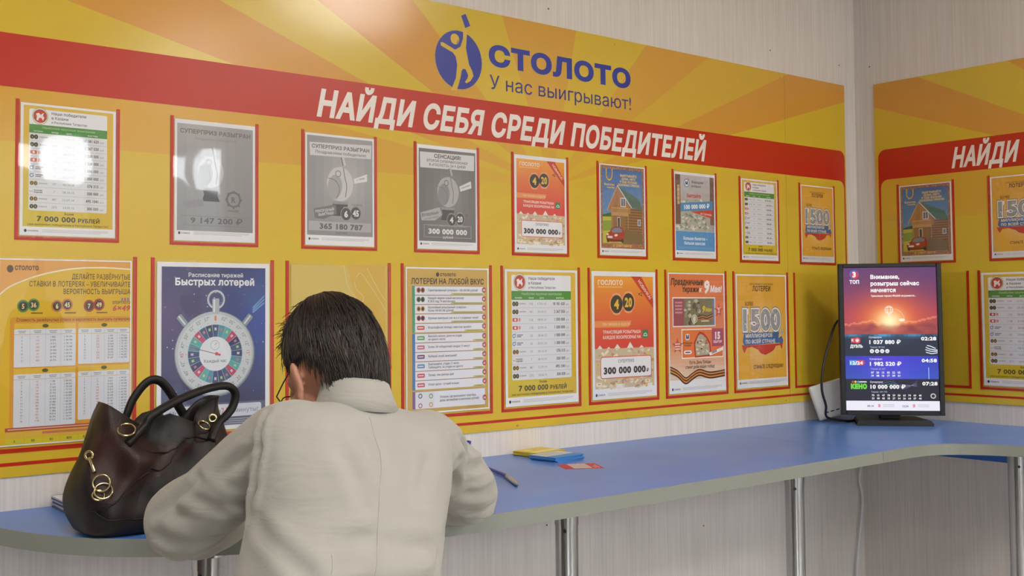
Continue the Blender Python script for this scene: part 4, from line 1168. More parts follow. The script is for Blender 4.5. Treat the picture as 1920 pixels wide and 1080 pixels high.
def sunset(u, v):
    d = math.hypot((u - .49) * 1.15, (v - .80) * 1.0)
    g = math.exp(-(d / .17) ** 2); g2 = math.exp(-(d / .40) ** 2); g3 = math.exp(-((v - .8) / .45) ** 2)
    c = [88 + 80 * g3, 40 + 14 * g3, 104 - 22 * g3]
    c = [c[0] + (250 - c[0]) * g2, c[1] + (122 - c[1]) * g2 * .95, c[2] + (30 - c[2]) * g2 * .8]
    c = [c[i] + ((255, 248, 190)[i] - c[i]) * g for i in range(3)]
    hz = .84 + .05 * noise.noise(Vector((u * 5, 1.3, 0))) + .035 * noise.noise(Vector((u * 15, 4, 0))) - .07 * max(0, u - .66) / .34
    if v > hz:
        k = min(1, (v - hz) / .05) * (1 - .8 * g)
        n = noise.noise(Vector((u * 9, v * 12, 0))) * .5 + .5
        c = [c[0] + (120 + 80 * n - c[0]) * k, c[1] + (44 + 46 * n - c[1]) * k, c[2] + (56 + 20 * n - c[2]) * k]
    elif v > hz - .03 and abs(u - .5) > .12:
        c = [c[0] + (255 - c[0]) * .4, c[1] + (190 - c[1]) * .4, c[2] + (120 - c[2]) * .4]
    return tuple(c)
s_a.rect(0, 0, 308, 493, (24, 32, 56), 1)
s_a.grid(0, 0, 308, 231, 64, 60, sunset, 2)
SWH = (250, 248, 250)
s_a.ell(37, 23, 16, 16, (70, 90, 180), 3, 24); s_a.ell(39, 25, 13, 13, (206, 40, 70), 3.3, 20); s_a.text('3', 37, 32, 18, SWH, 6, 'c', .045); s_a.text('ТОП', 37, 55, 12, SWH, 6, 'c', .045, fit=32)
for t, y, w in (('Внимание,', 39, 96), ('розыгрыш сейчас', 62, 161), ('начнется', 85, 83)): s_a.text(t, 91, y, 13.5, SWH, 6, 'l', .042, fit=w)
s_a.text('Трансляция тиража №62028 загружается...', 91, 101, 6, SWH, 6, 'l', .03, fit=149)
s_a.ring(150, 147, 14, 2, (255, 240, 225), 6, 24); s_a.ring(150, 147, 7, 1.4, (255, 240, 225), 6, 20, ry=14); s_a.rect(136, 146, 28, 1.5, (255, 240, 225), 6); s_a.rect(139, 139, 22, 1.3, (255, 240, 225), 6); s_a.rect(139, 153, 22, 1.3, (255, 240, 225), 6)
s_a.line([(147, 160), (150, 172), (153, 160)], 1.6, (255, 240, 225), 6); s_a.ell(192, 182, 10, 5, (255, 240, 220), 6, 14); s_a.ring(160, 182, 40, 1, (255, 220, 190), 5, 16, 0, 80)
s_a.grid(0, 231, 308, 75, 22, 10, lambda u, v: (lambda k: (26 + 50 * k, 36 + 120 * k, 60 + 140 * k))(max(0, 1 - v * 5) * (.6 + .4 * math.sin(u * 19)) + .25 * math.exp(-((u - .45) / .25) ** 2) * max(0, 1 - v * 1.5)), 2)
def row(y0, prize, tm, ty, tn):
    s_a.text('Суперприз', 81, y0 + 13, 5.6, (206, 214, 236), 6, 'l', .03)
    s_a.text(prize, 82, y0 + 33, 13, SWH, 6, 'l', .042, fit=104 + 12 * (len(prize) > 11)); s_a.text(tm, 303, y0 + 21, 11.5, SWH, 6, 'r', .042, fit=50); s_a.text(tn, 84, y0 + 47, 5.6, (170, 184, 214), 6, 'l', .01)
row(231, '1 037 880 ₽', '02:28', 0, 'Тираж 38 962'); row(306, '1 982 520 ₽', '04:58', 0, 'Тираж 62 567'); row(385, '10 000 000 ₽', '07:28', 0, 'Тираж 109 770')
s_a.grid(0, 306, 308, 79, 16, 8, lambda u, v: (44 + 30 * math.exp(-((u - .45) / .3) ** 2), 54 + 26 * v, 178 + 30 * math.sin(u * 3)), 2)
s_a.rect(0, 385, 308, 75, (22, 24, 44), 2)
for k, c in enumerate(((120, 40, 120), (60, 120, 170), (90, 160, 120), (160, 90, 170))): s_a.line(spline([(96 + 10 * k, 408), (150, 386 + 8 * k), (190, 420 - 5 * k), (236, 392 + 6 * k)], 6), 1.4, c, 3)
s_a.rect(22, 243, 16, 18, (206, 40, 56), 4); s_a.ell(42, 252, 11, 11, (220, 60, 76), 4.2, 18); s_a.ell(42, 252, 6, 6, (240, 220, 224), 4.4, 14); s_a.text('К', 27, 256, 9, SWH, 6, 'c', .03); s_a.text('ДУЭЛЬ', 39, 277, 10, SWH, 6, 'c', .045, fit=42)
for k in range(4): s_a.ell(90 + 17 * k, 289, 7, 7, (244, 244, 248), 4, 16); s_a.text(('02', '24', '13', '16')[k], 90 + 17 * k, 291.5, 5, (60, 60, 90), 6, 'c', .03)
s_a.poly([(14, 320), (58, 320), (64, 330), (58, 338), (14, 338)], (70, 150, 214), 4); s_a.poly([(38, 320), (62, 320), (66, 331), (58, 338), (42, 338)], (214, 60, 80), 4.2); s_a.text('12/24', 38, 335, 11, SWH, 6, 'c', .045, fit=42)
for j, ns in enumerate(('07 20 13 05 22 03', '19 08 16 17 09 01')):
    for k, t in enumerate(ns.split()): s_a.text(t, 90 + 17.5 * k, 366 + 11 * j, 6.6, SWH, 6, 'c', .03)
s_a.text('КЕНО', 17, 418, 15, (110, 214, 60), 6, 'l', .09, fit=54)
for k, c in enumerate(((206, 60, 60), (240, 200, 60), (70, 160, 210))): s_a.ell(24 + 9 * k, 395, 4, 4, c, 5, 12)
s_a.rect(46, 393, 24, 4, (226, 228, 236), 5)
for j, ns in enumerate(('70 15 47 78 29 50 63 74 69 48', '23 08 05 33 27 34 26 64 57 40')):
    for k, t in enumerate(ns.split()): s_a.text(t, 90 + 17.2 * k, 444 + 10.5 * j, 6.2, SWH, 6, 'c', .03)
s_a.ring(288, 443, 9, 3.4, (176, 172, 160), 5, 20); s_a.ring(287, 442, 8, 1.2, (236, 234, 226), 5.4, 20)
for k, pts in enumerate((((306, 286), (280, 282), (268, 276)), ((306, 290), (284, 290), (266, 284)), ((306, 295), (286, 298), (268, 293)), ((300, 280), (282, 272), (272, 270)))): s_a.line(pts, 3, (226, 232, 242), 5 + .1 * k)
s_a.rect(274, 345, 2.4, 40, (170, 190, 250), 5)
s_a.rect(0, 460, 308, 33, (236, 234, 246), 3)
s_a.text('09:14', 70, 481, 6.4, (110, 110, 130), 6, 'l', .04); s_a.text('12:24', 186, 481, 6.4, (110, 110, 130), 6, 'l', .04)
for x in (106, 220): s_a.rect(x, 471, 8, 11, (226, 150, 170), 5, 2); s_a.rect(x + 16, 472, 38, 3, (200, 200, 214), 5); s_a.rect(x + 16, 478, 38, 3, (206, 206, 220), 5)
holder = s_a.build(mon, M_SCREEN)
for o in holder:
    o.name = {'print': 'screen_image', 'lettering': 'screen_line'}.get(o.name.split('.')[0], 'screen_text')
    o.rotation_euler = (PI / 2 - tl, 0, 0)
    o.location = (-W_ / 2, -.0002 - H_ / 2 * math.sin(tl), zc - H_ / 2)
# maker's lettering on the left bezel, turned with the screen
_s = Art(100); _s.text('SAMSUNG', 0, 50, 5, (210, 212, 216), 2, 'c', .03, rot=90)
o = _s.build(mon, M_PRINT)[0]; o.rotation_euler = (PI / 2 - tl, 0, 0); o.location = (-W_ / 2 - .0055, -.0068, zc - .05 - .035)
bm = B()
for k in range(6): lathe(bm, [(0, 0), (.0022, 0), (.0022, .0012), (0, .0015)], 10, Matrix.Translation((-W_ / 2 - bz * .55, -.006, -.155 - .014 * k)) @ Euler((PI / 2, 0, 0)).to_matrix().to_4x4())
o = obj('control_buttons', bm, M_DSTEEL, mon, (0, 0, zc), R_); o['kind'] = 'stuff'

# white network box and the cables behind the monitor
nb = tag(empty('network_box', (-.315, -.118, CT), (0, 0, math.radians(-38))), 'white plastic network box leaning behind the monitor', 'router')
bm = B(); box(bm, -.085, .065, -.012, .012, .0, .125, .008, 3)
obj('case', bm, M_WHITE, nb, (.012, .02, .0255), (math.radians(-10), math.radians(-16), 0))
bm = B(); [box(bm, -.06 + .02 * k, -.048 + .02 * k, -.0155, -.0135, .02, .024) for k in range(6)]
o = obj('vent_slots', bm, M_DSTEEL, nb, (.012, .02, .0255), (math.radians(-10), math.radians(-16), 0)); o['kind'] = 'stuff'
cb = B(); sweep(cb, spline([(-.31, -.135, 1.42), (-.345, -.125, 1.40), (-.3796, -.12, 1.3366), (-.4209, -.12, 1.2449), (-.4299, -.12, 1.1715), (-.405, -.118, 1.114), (-.372, -.10, 1.07), (-.30, -.13, 1.0545), (-.22, -.12, 1.0545)], 8), .0042, 8)
tag(obj('power_cable', cb, M_BLACK, smooth=True), 'black cable looping down behind the monitor', 'cable')
cb = B(); sweep(cb, spline([(-.03, -.03, 1.012), (-.0367, -.02, .8937), (-.046, -.012, .8121), (-.028, -.012, .7305), (-.0519, -.010, .597), (-.075, -.010, .4651), (-.06, -.010, .28), (-.07, -.012, .006)], 8), .0042, 8)
tag(obj('white_cable', cb, M_WHITE, smooth=True), 'thin white cable hanging in the corner below the counter', 'cable')

# ------------------------------------------------------------------ leaflets, ticket, pen
def leaflet(name, label, cat, x, y, z, w, d, rot, edge, top, art=None, group=None, t=.0022):
    e = tag(empty(name, (x, y, z), (0, 0, rot)), label, cat, group)
    obj('sheets', box(B(), -w / 2, w / 2, -d / 2, d / 2, 0, t, .0004, 1), edge, e)
    if art:
        for p in art.build(e, M_PRINT): p.location = (-w / 2, -d / 2, t + .0001)
    return e
M_YL, M_BL = mat('yellow_leaflet', (214, 188, 60), .5), mat('blue_leaflet', (74, 140, 206), .5)
M_NAVY, M_TK = mat('navy_leaflet', (70, 84, 130), .5), mat('red_ticket', (190, 50, 62), .5)
rnd = random.Random(2)
def art_y():
    a = Art(90); a.rect(2, 2, 116, 86, (226, 200, 80), 1); a.rect(2, 52, 116, 26, (236, 224, 150), 2); a.ell(30, 30, 16, 12, (232, 216, 130), 2); return a
def art_b():
    a = Art(96); a.rect(2, 2, 116, 60, (214, 218, 222), 1); a.rect(2, 62, 116, 30, (80, 150, 214), 1)
    for k in range(7): a.rect(10, 10 + 7 * k, 96 - 9 * (k % 3), 2.2, (150, 154, 160), 2)
    return a
for k in range(5):
    leaflet('leaflet', 'yellow leaflet, %s of the low stack against the wall' % ('lowest', 'second lowest', 'third from the bottom', 'fourth from the bottom', 'fifth from the bottom')[k] if k < 4 else 'yellow leaflet on top of the low stack against the wall', 'leaflet', -1.69 + rnd.uniform(-.003, .003), -.060 + rnd.uniform(-.002, .002), CT + .0026 * k, .12, .09, math.radians(8 + rnd.uniform(-2, 2)), M_YL, None, art_y() if k == 4 else None, 'yellow leaflets')
for k in range(5):
    leaflet('leaflet', 'blue leaflet, %s of the stack beside the yellow ones' % ('lowest', 'second lowest', 'third from the bottom', 'fourth from the bottom', 'fifth from the bottom')[k] if k < 4 else 'blue and white leaflet on top of the stack beside the yellow ones', 'leaflet', -1.712 + rnd.uniform(-.004, .004) - .001 * k, -.160 + rnd.uniform(-.002, .002), CT + .0026 * k, .12, .092, math.radians(9 + rnd.uniform(-2, 2)), M_BL, None, art_b() if k == 4 else None, 'blue leaflets')
def art_t():
    a = Art(104); a.rect(4, 26, 82, 48, (214, 198, 192), 1)
    for k in range(6): a.rect(10, 31 + 7 * k, 70 - 8 * (k % 2), 2.4, (168, 156, 158), 3)
    a.rect(10, 84, 34, 3, (232, 190, 190), 2); a.rect(10, 92, 50, 3, (232, 190, 190), 2); return a
e = leaflet('lottery_ticket', 'flat red paper ticket with a white middle lying on the counter', 'ticket', -1.767, -.306, CT, .091, .104, math.radians(61), M_TK, None, art_t(), None, .0006)
def art_w():
    a = Art(110); a.rect(2, 2, 116, 106, (226, 228, 234), 1); a.rect(2, 2, 116, 5, (90, 100, 150), 2); a.rect(12, 18, 90, 1.5, (216, 150, 140), 2); a.rect(12, 40, 90, 1.5, (216, 150, 140), 2); a.rect(12, 62, 90, 1.5, (150, 160, 200), 2); return a
for k in range(6):
    leaflet('leaflet', 'white and blue leaflet, %s of the stack behind the handbag' % ('lowest', 'second lowest', 'third from the bottom', 'fourth from the bottom', 'fifth from the bottom')[k] if k < 5 else 'white leaflet on top of the stack behind the handbag', 'leaflet', -2.957 + rnd.uniform(-.002, .002), -.068 + rnd.uniform(-.002, .002), CT + .0042 * k, .12, .11, math.radians(-3 + rnd.uniform(-1, 1)), M_PAPER if k % 2 else M_NAVY, None, art_w() if k == 5 else None, 'white leaflets', .0038)

pn = tag(empty('tethered_pen', (-1.945, -.062, CT)), 'silver pen on a dark blue tether cord lying across the counter', 'pen')
M_CORD, M_PEN = mat('blue_cord', (28, 44, 150), .35), mat('silver_pen', (176, 174, 170), .3, .7)
bm = B(); lathe(bm, [(0, 0), (.016, 0), (.016, .004), (.008, .008), (.006, .012), (0, .012)], 20); obj('foot', bm, M_CORD, pn, smooth=True)
bm = B(); sweep(bm, spline([(0, 0, .008), (.002, 0, .02), (-.003, .004, .03), (.001, .002, .042), (.006, .002, .058)], 6), .0058, 12); obj('stem', bm, M_CORD, pn, smooth=True)
bm = B(); sweep(bm, spline([(.0, 0, .02), (.008, -.016, .026), (.004, -.03, .016), (-.004, -.022, .008), (-.01, -.04, .0055), (-.05, -.15, .0052), (-.085, -.25, .0052), (-.094, -.268, .0052)], 8), .0040, 10); obj('cord', bm, M_CORD, pn, smooth=True)
dv = Vector((-.072, -.128, 0)).normalized()
bm = B(); Lp = .147
lathe(bm, [(0, 0), (.0032, .002), (.0048, .006), (.0050, .06), (.0056, .075), (.0056, .12), (.0036, .138), (.001, .1455), (0, .147)], 16, Matrix.Translation((-.096, -.272, .0058)) @ dv.to_track_quat('Z', 'Y').to_matrix().to_4x4())
obj('pen', bm, M_PEN, pn, smooth=True)

# ------------------------------------------------------------------ handbag
from mathutils.bvhtree import BVHTree
def leather(name, c0, c1, scale=7):
    m = mat(name, c0, .5, spec=.36)
    tc = nd(m, 'ShaderNodeTexCoord'); n1 = nd(m, 'ShaderNodeTexNoise'); n1.inputs['Scale'].default_value = scale; n1.inputs['Detail'].default_value = 2
    r = nd(m, 'ShaderNodeValToRGB'); r.color_ramp.elements[0].position = .42; r.color_ramp.elements[0].color = (*lin(c0), 1); r.color_ramp.elements[1].position = .68; r.color_ramp.elements[1].color = (*lin(c1), 1)
    v = nd(m, 'ShaderNodeTexVoronoi'); v.inputs['Scale'].default_value = 420
    bp = nd(m, 'ShaderNodeBump'); bp.inputs['Strength'].default_value = .25; bp.inputs['Distance'].default_value = .001
    ln(m, tc, 'Object', n1, 'Vector'); ln(m, n1, 0, r, 0); ln(m, r, 0, pb(m), 'Base Color'); ln(m, tc, 'Object', v, 'Vector'); ln(m, v, 0, bp, 'Height'); ln(m, bp, 0, pb(m), 'Normal')
    return m
M_LEA = leather('dark_brown_leather', (27, 22, 22), (44, 28, 26))
M_LEA2 = leather('reddish_leather', (46, 25, 23), (60, 33, 29))
M_LEA3 = leather('black_leather', (20, 17, 17), (30, 23, 22))
M_GOLD = mat('pale_gold', (212, 196, 150), .16, 1.0)
bx0 = Vector((-2.932, -.352, CT))
bag = tag(empty('handbag', bx0), 'dark brown leather handbag with two handles and gold rings on the counter', 'handbag')
def sup(a, b, p, n, c, tw=0):
    out = []
    for k in range(n):
        t = 2 * PI * k / n
        x = a * math.copysign(abs(math.cos(t)) ** (2 / p), math.cos(t)); y = b * math.copysign(abs(math.sin(t)) ** (2 / p), math.sin(t))
        out.append((c[0] + x * math.cos(tw) - y * math.sin(tw), c[1] + x * math.sin(tw) + y * math.cos(tw), c[2]))
    return out
levels = [(0.002, .128, .062, 4, (0, -.0)), (.010, .146, .074, 3.6, (0, 0)), (.035, .157, .083, 3.2, (0, -.002)), (.07, .158, .084, 2.9, (.002, -.002)), (.11, .152, .080, 2.7, (.004, 0)), (.15, .142, .070, 2.6, (.006, .002)), (.185, .131, .056, 2.6, (.010, .004)), (.208, .122, .046, 2.6, (.012, .004)), (.216, .118, .042, 2.6, (.012, .004)), (.205, .112, .036, 2.6, (.012, .004)), (.16, .11, .034, 2.6, (.012, .004)), (.10, .10, .03, 2.6, (.01, .002))]
LV = spline([(z, a, b, p, c[0], c[1]) for z, a, b, p, c in levels], 4)
secs = []
for z, a, b, p, cx_, cy_ in LV:
    ring_ = sup(a, b, p, 72, (cx_, cy_, z))
    secs.append(ring_)
bm = B(); loft(bm, secs)
def bagdisp(v):
    x, y, z = v
    h = min(1, max(0, z / .2))
    top = h * h
    # sagging rim: the ends ride higher than the middle, the front folds in
    dz = top * (.030 * (abs(x - .01) / .12) ** 2 - .012) + top * .012 * math.sin(x * 60 + 1)
    fold = (.010 * math.sin(x * 46 + z * 30) + .007 * math.sin(x * 95 - z * 52 + 1.5)) * (.25 + .75 * h) * (1 if y < 0 else .6)
    n = noise.noise(Vector((x * 16, y * 16, z * 16))) * .009 + noise.noise(Vector((x * 42, y * 42, z * 30 + 5))) * .003
    d = Vector((x * .35, y, 0))
    d = d.normalized() if d.length > 1e-6 else Vector((0, 0, 0))
    q = Vector(v) + d * (fold + n) * min(1, z / .03)
    q.z += dz
    # pinched gusset at the ends
    e = max(0, (abs(x) - .09) / .07)
    q.y *= 1 - .25 * min(1, e) * h
    return q
for v in bm.verts: v.co = bagdisp(v.co)
bm.normal_update()
bmesh.ops.recalc_face_normals(bm, faces=bm.faces)
bag_bvh = BVHTree.FromBMesh(bm)
ob = obj('body', bm, M_LEA, bag, smooth=True)
def on_bag(p, off=.001):
    loc, nrm, _, _ = bag_bvh.find_nearest(Vector(p) - bx0)
    return loc + nrm * off
# reddish panels and seams laid on the front
def patch(name, pts2, m, off=.0016):
    """pts2: outline given as (x, z) on the front of the bag in world terms; follows the surface"""
    from mathutils.geometry import tessellate_polygon as tp
    b = B()
    xs_ = [p[0] for p in pts2]; zs_ = [p[1] for p in pts2]
    n = 34
    grid_ = {}
    def vert(i, j):
        if (i, j) not in grid_:
            x = min(xs_) + (max(xs_) - min(xs_)) * i / n; z = min(zs_) + (max(zs_) - min(zs_)) * j / n
            hit = bag_bvh.ray_cast(Vector((x, -.6, z)) - bx0, Vector((0, 1, 0)))
            grid_[i, j] = b.verts.new(hit[0] + hit[1] * off) if hit[0] is not None else None
        return grid_[i, j]
    for i in range(n):
        for j in range(n):
            cx_ = min(xs_) + (max(xs_) - min(xs_)) * (i + .5) / n; cz_ = min(zs_) + (max(zs_) - min(zs_)) * (j + .5) / n
            if _inside((cx_, cz_), pts2):
                q = [vert(i, j), vert(i + 1, j), vert(i + 1, j + 1), vert(i, j + 1)]
                if None not in q: b.faces.new(q)
    return obj(name, b, m, bag, smooth=True)
patch('panel', [(-3.02, 1.262), (-2.985, 1.235), (-2.95, 1.205), (-2.90, 1.215), (-2.885, 1.20), (-2.94, 1.165), (-3.0, 1.135), (-3.06, 1.11), (-3.07, 1.17), (-3.05, 1.235)], M_LEA2)
for pts in ([(-2.90, -.44, 1.225), (-2.925, -.45, 1.20), (-2.947, -.45, 1.1835), (-2.99, -.45, 1.152), (-3.04, -.45, 1.125), (-3.08, -.43, 1.10)], [(-3.085, -.42, 1.10), (-3.06, -.44, 1.085), (-2.99, -.45, 1.083), (-2.90, -.45, 1.087), (-2.80, -.43, 1.09)], [(-2.985, -.44, 1.235), (-2.95, -.44, 1.212), (-2.90, -.44, 1.222), (-2.86, -.43, 1.225)]):
    b = B(); sweep(b, [on_bag(p, .0012) for p in spline(pts, 6)], .0016, 6); obj('seam', b, M_LEA3, bag, smooth=True)
def loc_(P): return [tuple(Vector(p) - bx0) for p in P]
fh = [(-3.005, -.405, 1.235), (-2.9772, -.408, 1.2458), (-2.963, -.408, 1.2646), (-2.9097, -.405, 1.2902), (-2.8514, -.402, 1.3084), (-2.8068, -.398, 1.3124), (-2.7863, -.395, 1.2978), (-2.7908, -.395, 1.272), (-2.8066, -.398, 1.2544), (-2.8268, -.403, 1.2404), (-2.84, -.41, 1.225)]
fh = [tuple(on_bag((-3.01, -.41, 1.215), .0) + bx0)] + fh[1:-1] + [tuple(on_bag((-2.845, -.41, 1.205), .0) + bx0)]
b = B(); sweep(b, loc_(spline(fh, 8)), .0098, 12, flat=.8); obj('handle', b, M_LEA3, bag, smooth=True)
bh = [(-2.985, -.312, 1.225), (-2.9739, -.31, 1.2546), (-2.9584, -.31, 1.2905), (-2.9319, -.31, 1.3211), (-2.9082, -.31, 1.3241), (-2.8883, -.31, 1.3054), (-2.8682, -.31, 1.2739), (-2.8479, -.31, 1.2388), (-2.84, -.312, 1.22)]
bh = [tuple(on_bag((-2.99, -.30, 1.205), .0) + bx0)] + bh[1:-1] + [tuple(on_bag((-2.84, -.30, 1.20), .0) + bx0)]
b = B(); sweep(b, loc_(spline(bh, 8)), .0092, 12, flat=.8); obj('handle', b, M_LEA3, bag, smooth=True)
def bag_hit(p, off):
    """where the sight line through p meets the leather, lifted by off"""
    p = Vector(p)
    h = bag_bvh.ray_cast(CP - bx0, (p - CP).normalized())
    if h[0] is None: h = bag_bvh.find_nearest(p - bx0)
    return h[0] + h[1] * off + bx0
def ring3(name, c, r, t, nrm, parent=bag, a0=0, a1=360):
    c = bag_hit(c, max(.0045, r * .62))
    nrm = Vector(nrm).normalized(); q = nrm.to_track_quat('Z', 'Y')
    b = B()
    n = 28
    full = a1 - a0 >= 360
    P = [Vector(c) - bx0 + q @ Vector((r * math.cos(math.radians(a0 + (a1 - a0) * k / n)), r * math.sin(math.radians(a0 + (a1 - a0) * k / n)), 0)) for k in range(n if full else n + 1)]
    sweep(b, P, t, 8, closed=full)
    return obj(name, b, M_GOLD, parent, smooth=True)
view = Vector((-.38, -.92, .1))
ring3('ring', (-3.022, -.425, 1.242), .0155, .0019, (-.2, -.6, .8))
ring3('ring', (-2.985, -.432, 1.247), .0068, .0026, view)
ring3('ring', (-2.846, -.418, 1.252), .0068, .0026, view)
ring3('ring', (-2.862, -.42, 1.238), .012, .0018, (.2, -.6, .8))
ring3('eyelet', (-3.073, -.405, 1.200), .007, .0026, (-.7, -.7, .1))
b = B(); sweep(b, loc_(spline([bag_hit(q, .005) for q in ((-3.076, -.414, 1.197), (-3.074, -.418, 1.185), (-3.071, -.420, 1.172))], 5)), .0034, 8); obj('charm_link', b, M_GOLD, bag, smooth=True)
ring3('charm_ring', (-3.066, -.436, 1.153), .0150, .0017, (-.5, -.85, .15))
ring3('charm_ring', (-3.064, -.440, 1.139), .0155, .0017, (-.3, -.75, .6))
ring3('charm_ring', (-3.070, -.436, 1.133), .0105, .0016, (-.2, -.8, .75))
# ------------------------------------------------------------------ the woman leaning on the counter
def voxel(bm, size, smooth_it, name):
    """union of closed pieces as one continuous surface"""
    bmesh.ops.recalc_face_normals(bm, faces=bm.faces)
    me = bpy.data.meshes.new(name); bm.to_mesh(me); bm.free()
    o = bpy.data.objects.new(name, me); COL.objects.link(o)
    r = o.modifiers.new('r', 'REMESH'); r.mode = 'VOXEL'; r.voxel_size = size; r.use_smooth_shade = True
    if smooth_it:
        s = o.modifiers.new('s', 'SMOOTH'); s.factor = .5; s.iterations = smooth_it
    dg = bpy.context.evaluated_depsgraph_get(); dg.update()
    m2 = bpy.data.meshes.new_from_object(o.evaluated_get(dg))
    bpy.data.objects.remove(o); bpy.data.meshes.remove(me)
    return m2

def limb(bm, pts, n=20, steps=6, ups=(0, 0, 1)):
    """pts: (x, y, z, ra, rb); smooth tapering limb with elliptic sections"""
    P = spline(pts, steps)
    C = [Vector(p[:3]) for p in P]
    secs = []
    nrm = None
    for i, p in enumerate(P):
        t = (C[min(i + 1, len(C) - 1)] - C[max(i - 1, 0)]).normalized()
        ref = Vector(ups)
        if nrm is None: nrm = (ref - t * ref.dot(t)).normalized()
        else: nrm = (nrm - t * nrm.dot(t)).normalized()
        bi = t.cross(nrm)
        secs.append([C[i] + nrm * math.cos(2 * PI * k / n) * p[3] + bi * math.sin(2 * PI * k / n) * p[4] for k in range(n)])
    # round ends
    def cap(sec, c, out, r):
        return [[c + (v - c) * math.cos(a) + out * r * math.sin(a) for v in sec] for a in (math.radians(30), math.radians(60), math.radians(82))]
    t0 = (C[0] - C[1]).normalized(); t1 = (C[-1] - C[-2]).normalized()
    secs = cap(secs[0], C[0], t0, min(P[0][3], P[0][4]))[::-1] + secs + cap(secs[-1], C[-1], t1, min(P[-1][3], P[-1][4]))
    loft(bm, secs)
    return bm

def ellipsoid(bm, c, r, rot=None, seg=24):
    mt = Matrix.Translation(c) @ (rot.to_4x4() if rot else Matrix.Identity(4)) @ Matrix.Diagonal((*r, 1))
    bmesh.ops.create_uvsphere(bm, u_segments=seg, v_segments=seg // 2, radius=1, matrix=mt)
    return bm

PX = Vector((-2.93, -1.0, 0))
person = tag(empty('person', PX), 'woman seen from behind in a cream jacket, short dark hair, writing at the counter', 'person')
M_SKIN = mat('skin', (196, 142, 118), .5)
pb(M_SKIN).inputs['Subsurface Weight'].default_value = .12
pb(M_SKIN).inputs['Subsurface Radius'].default_value = (.01, .004, .002)
def fabric(name, col, sc_=900, bump=.25):
    m = mat(name, col, .85, spec=.25)
    pb(m).inputs['Sheen Weight'].default_value = .15
    tc = nd(m, 'ShaderNodeTexCoord'); n1 = nd(m, 'ShaderNodeTexNoise'); n1.inputs['Scale'].default_value = sc_; n1.inputs['Detail'].default_value = 2
    n2 = nd(m, 'ShaderNodeTexNoise'); n2.inputs['Scale'].default_value = 24; n2.inputs['Detail'].default_value = 4
    ad = nd(m, 'ShaderNodeMath', operation='ADD'); bp = nd(m, 'ShaderNodeBump'); bp.inputs['Strength'].default_value = bump; bp.inputs['Distance'].default_value = .0022
    ml = nd(m, 'ShaderNodeMath', operation='MULTIPLY'); ml.inputs[1].default_value = .25
    mp = nd(m, 'ShaderNodeMapping'); mp.inputs['Scale'].default_value = (7, 7, 26)
    n3 = nd(m, 'ShaderNodeTexNoise'); n3.inputs['Scale'].default_value = 1; n3.inputs['Detail'].default_value = 3; n3.inputs['Distortion'].default_value = .8
    b3 = nd(m, 'ShaderNodeBump'); b3.inputs['Strength'].default_value = .35; b3.inputs['Distance'].default_value = .012
    ln(m, tc, 'Object', mp, 0); ln(m, mp, 0, n3, 'Vector'); ln(m, n3, 0, b3, 'Height'); ln(m, b3, 0, bp, 'Normal')
    ln(m, tc, 'Object', n1, 'Vector'); ln(m, tc, 'Object', n2, 'Vector'); ln(m, n1, 0, ml, 0); ln(m, ml, 0, ad, 0); ln(m, n2, 0, ad, 1); ln(m, ad, 0, bp, 'Height'); ln(m, bp, 0, pb(m), 'Normal')
    return m
M_JACK = fabric('cream_linen', (162, 160, 153))
M_TROU = fabric('dark_trousers', (44, 44, 52))
M_SHOE = mat('black_shoe', (26, 24, 24), .35)
M_INNER = mat('dark_top', (58, 40, 38), .8)

def torso_secs(grow=0.0):
    T = [(.70, .225, .155, -2.935, -1.022), (.80, .216, .150, -2.932, -1.02), (.90, .192, .134, -2.935, -1.008), (.99, .170, .122, -2.924, -.988), (1.08, .156, .118, -2.894, -.962), (1.15, .158, .116, -2.860, -.938), (1.205, .168, .110, -2.840, -.918), (1.245, .172, .098, -2.826, -.902), (1.272, .168, .086, -2.819, -.892), (1.291, .156, .074, -2.815, -.886), (1.300, .120, .060, -2.813, -.88), (1.308, .060, .048, -2.812, -.878)]
    out = []
    for z, a, b, x, y in spline(T, 4):
        a += grow; b += grow
        s = []
        for k in range(48):
            t = 2 * PI * k / 48
            p = 2.5
            dx = a * math.copysign(abs(math.cos(t)) ** (2 / p), math.cos(t)); dy = b * math.copysign(abs(math.sin(t)) ** (2 / 2.2), math.sin(t))
            if dy < 0: dy *= 1 - .10 * math.exp(-(dx / .03) ** 2)          # hollow of the spine
            lean = max(0, min(1, (z - 1.0) / .28))
            s.append(Vector((x + dx, y + dy, z - dx * .115 * lean)))
        out.append(s)
    return out
LSH, LEL, LWR = (-2.937, -.880, 1.266), (-3.012, -.640, 1.104), (-2.80, -.528, 1.096)
RSH, REL, RWR = (-2.690, -.888, 1.236), (-2.455, -.706, 1.104), (-2.628, -.545, 1.094)

# --- jacket: torso and both sleeves as one surface
bm = B()
loft(bm, torso_secs())
def mid(a, b, t, d=(0, 0, 0)): return tuple(a[i] + (b[i] - a[i]) * t + d[i] for i in range(3))
limb(bm, [(LSH[0] + .06, LSH[1] - .01, LSH[2] - .01, .045, .045), (*LSH, .057, .057), (*mid(LSH, LEL, .33, (-.006, 0, 0)), .060, .056), (*mid(LSH, LEL, .7, (-.006, -.006, -.004)), .058, .055), (*LEL, .058, .055), (*mid(LEL, LWR, .3, (.01, -.01, -.003)), .055, .052), (*mid(LEL, LWR, .65), .048, .046), (*LWR, .041, .038)])
limb(bm, [(RSH[0] - .06, RSH[1] - .01, RSH[2] - .01, .045, .045), (*RSH, .057, .057), (*mid(RSH, REL, .33, (.008, 0, 0)), .060, .056), (*mid(RSH, REL, .7, (.012, -.008, -.006)), .060, .056), (*REL, .060, .057), (*mid(REL, RWR, .3, (.012, .0, -.003)), .055, .052), (*mid(REL, RWR, .65), .048, .046), (*RWR, .041, .038)])
jm = voxel(bm, .0065, 5, 'jacket')
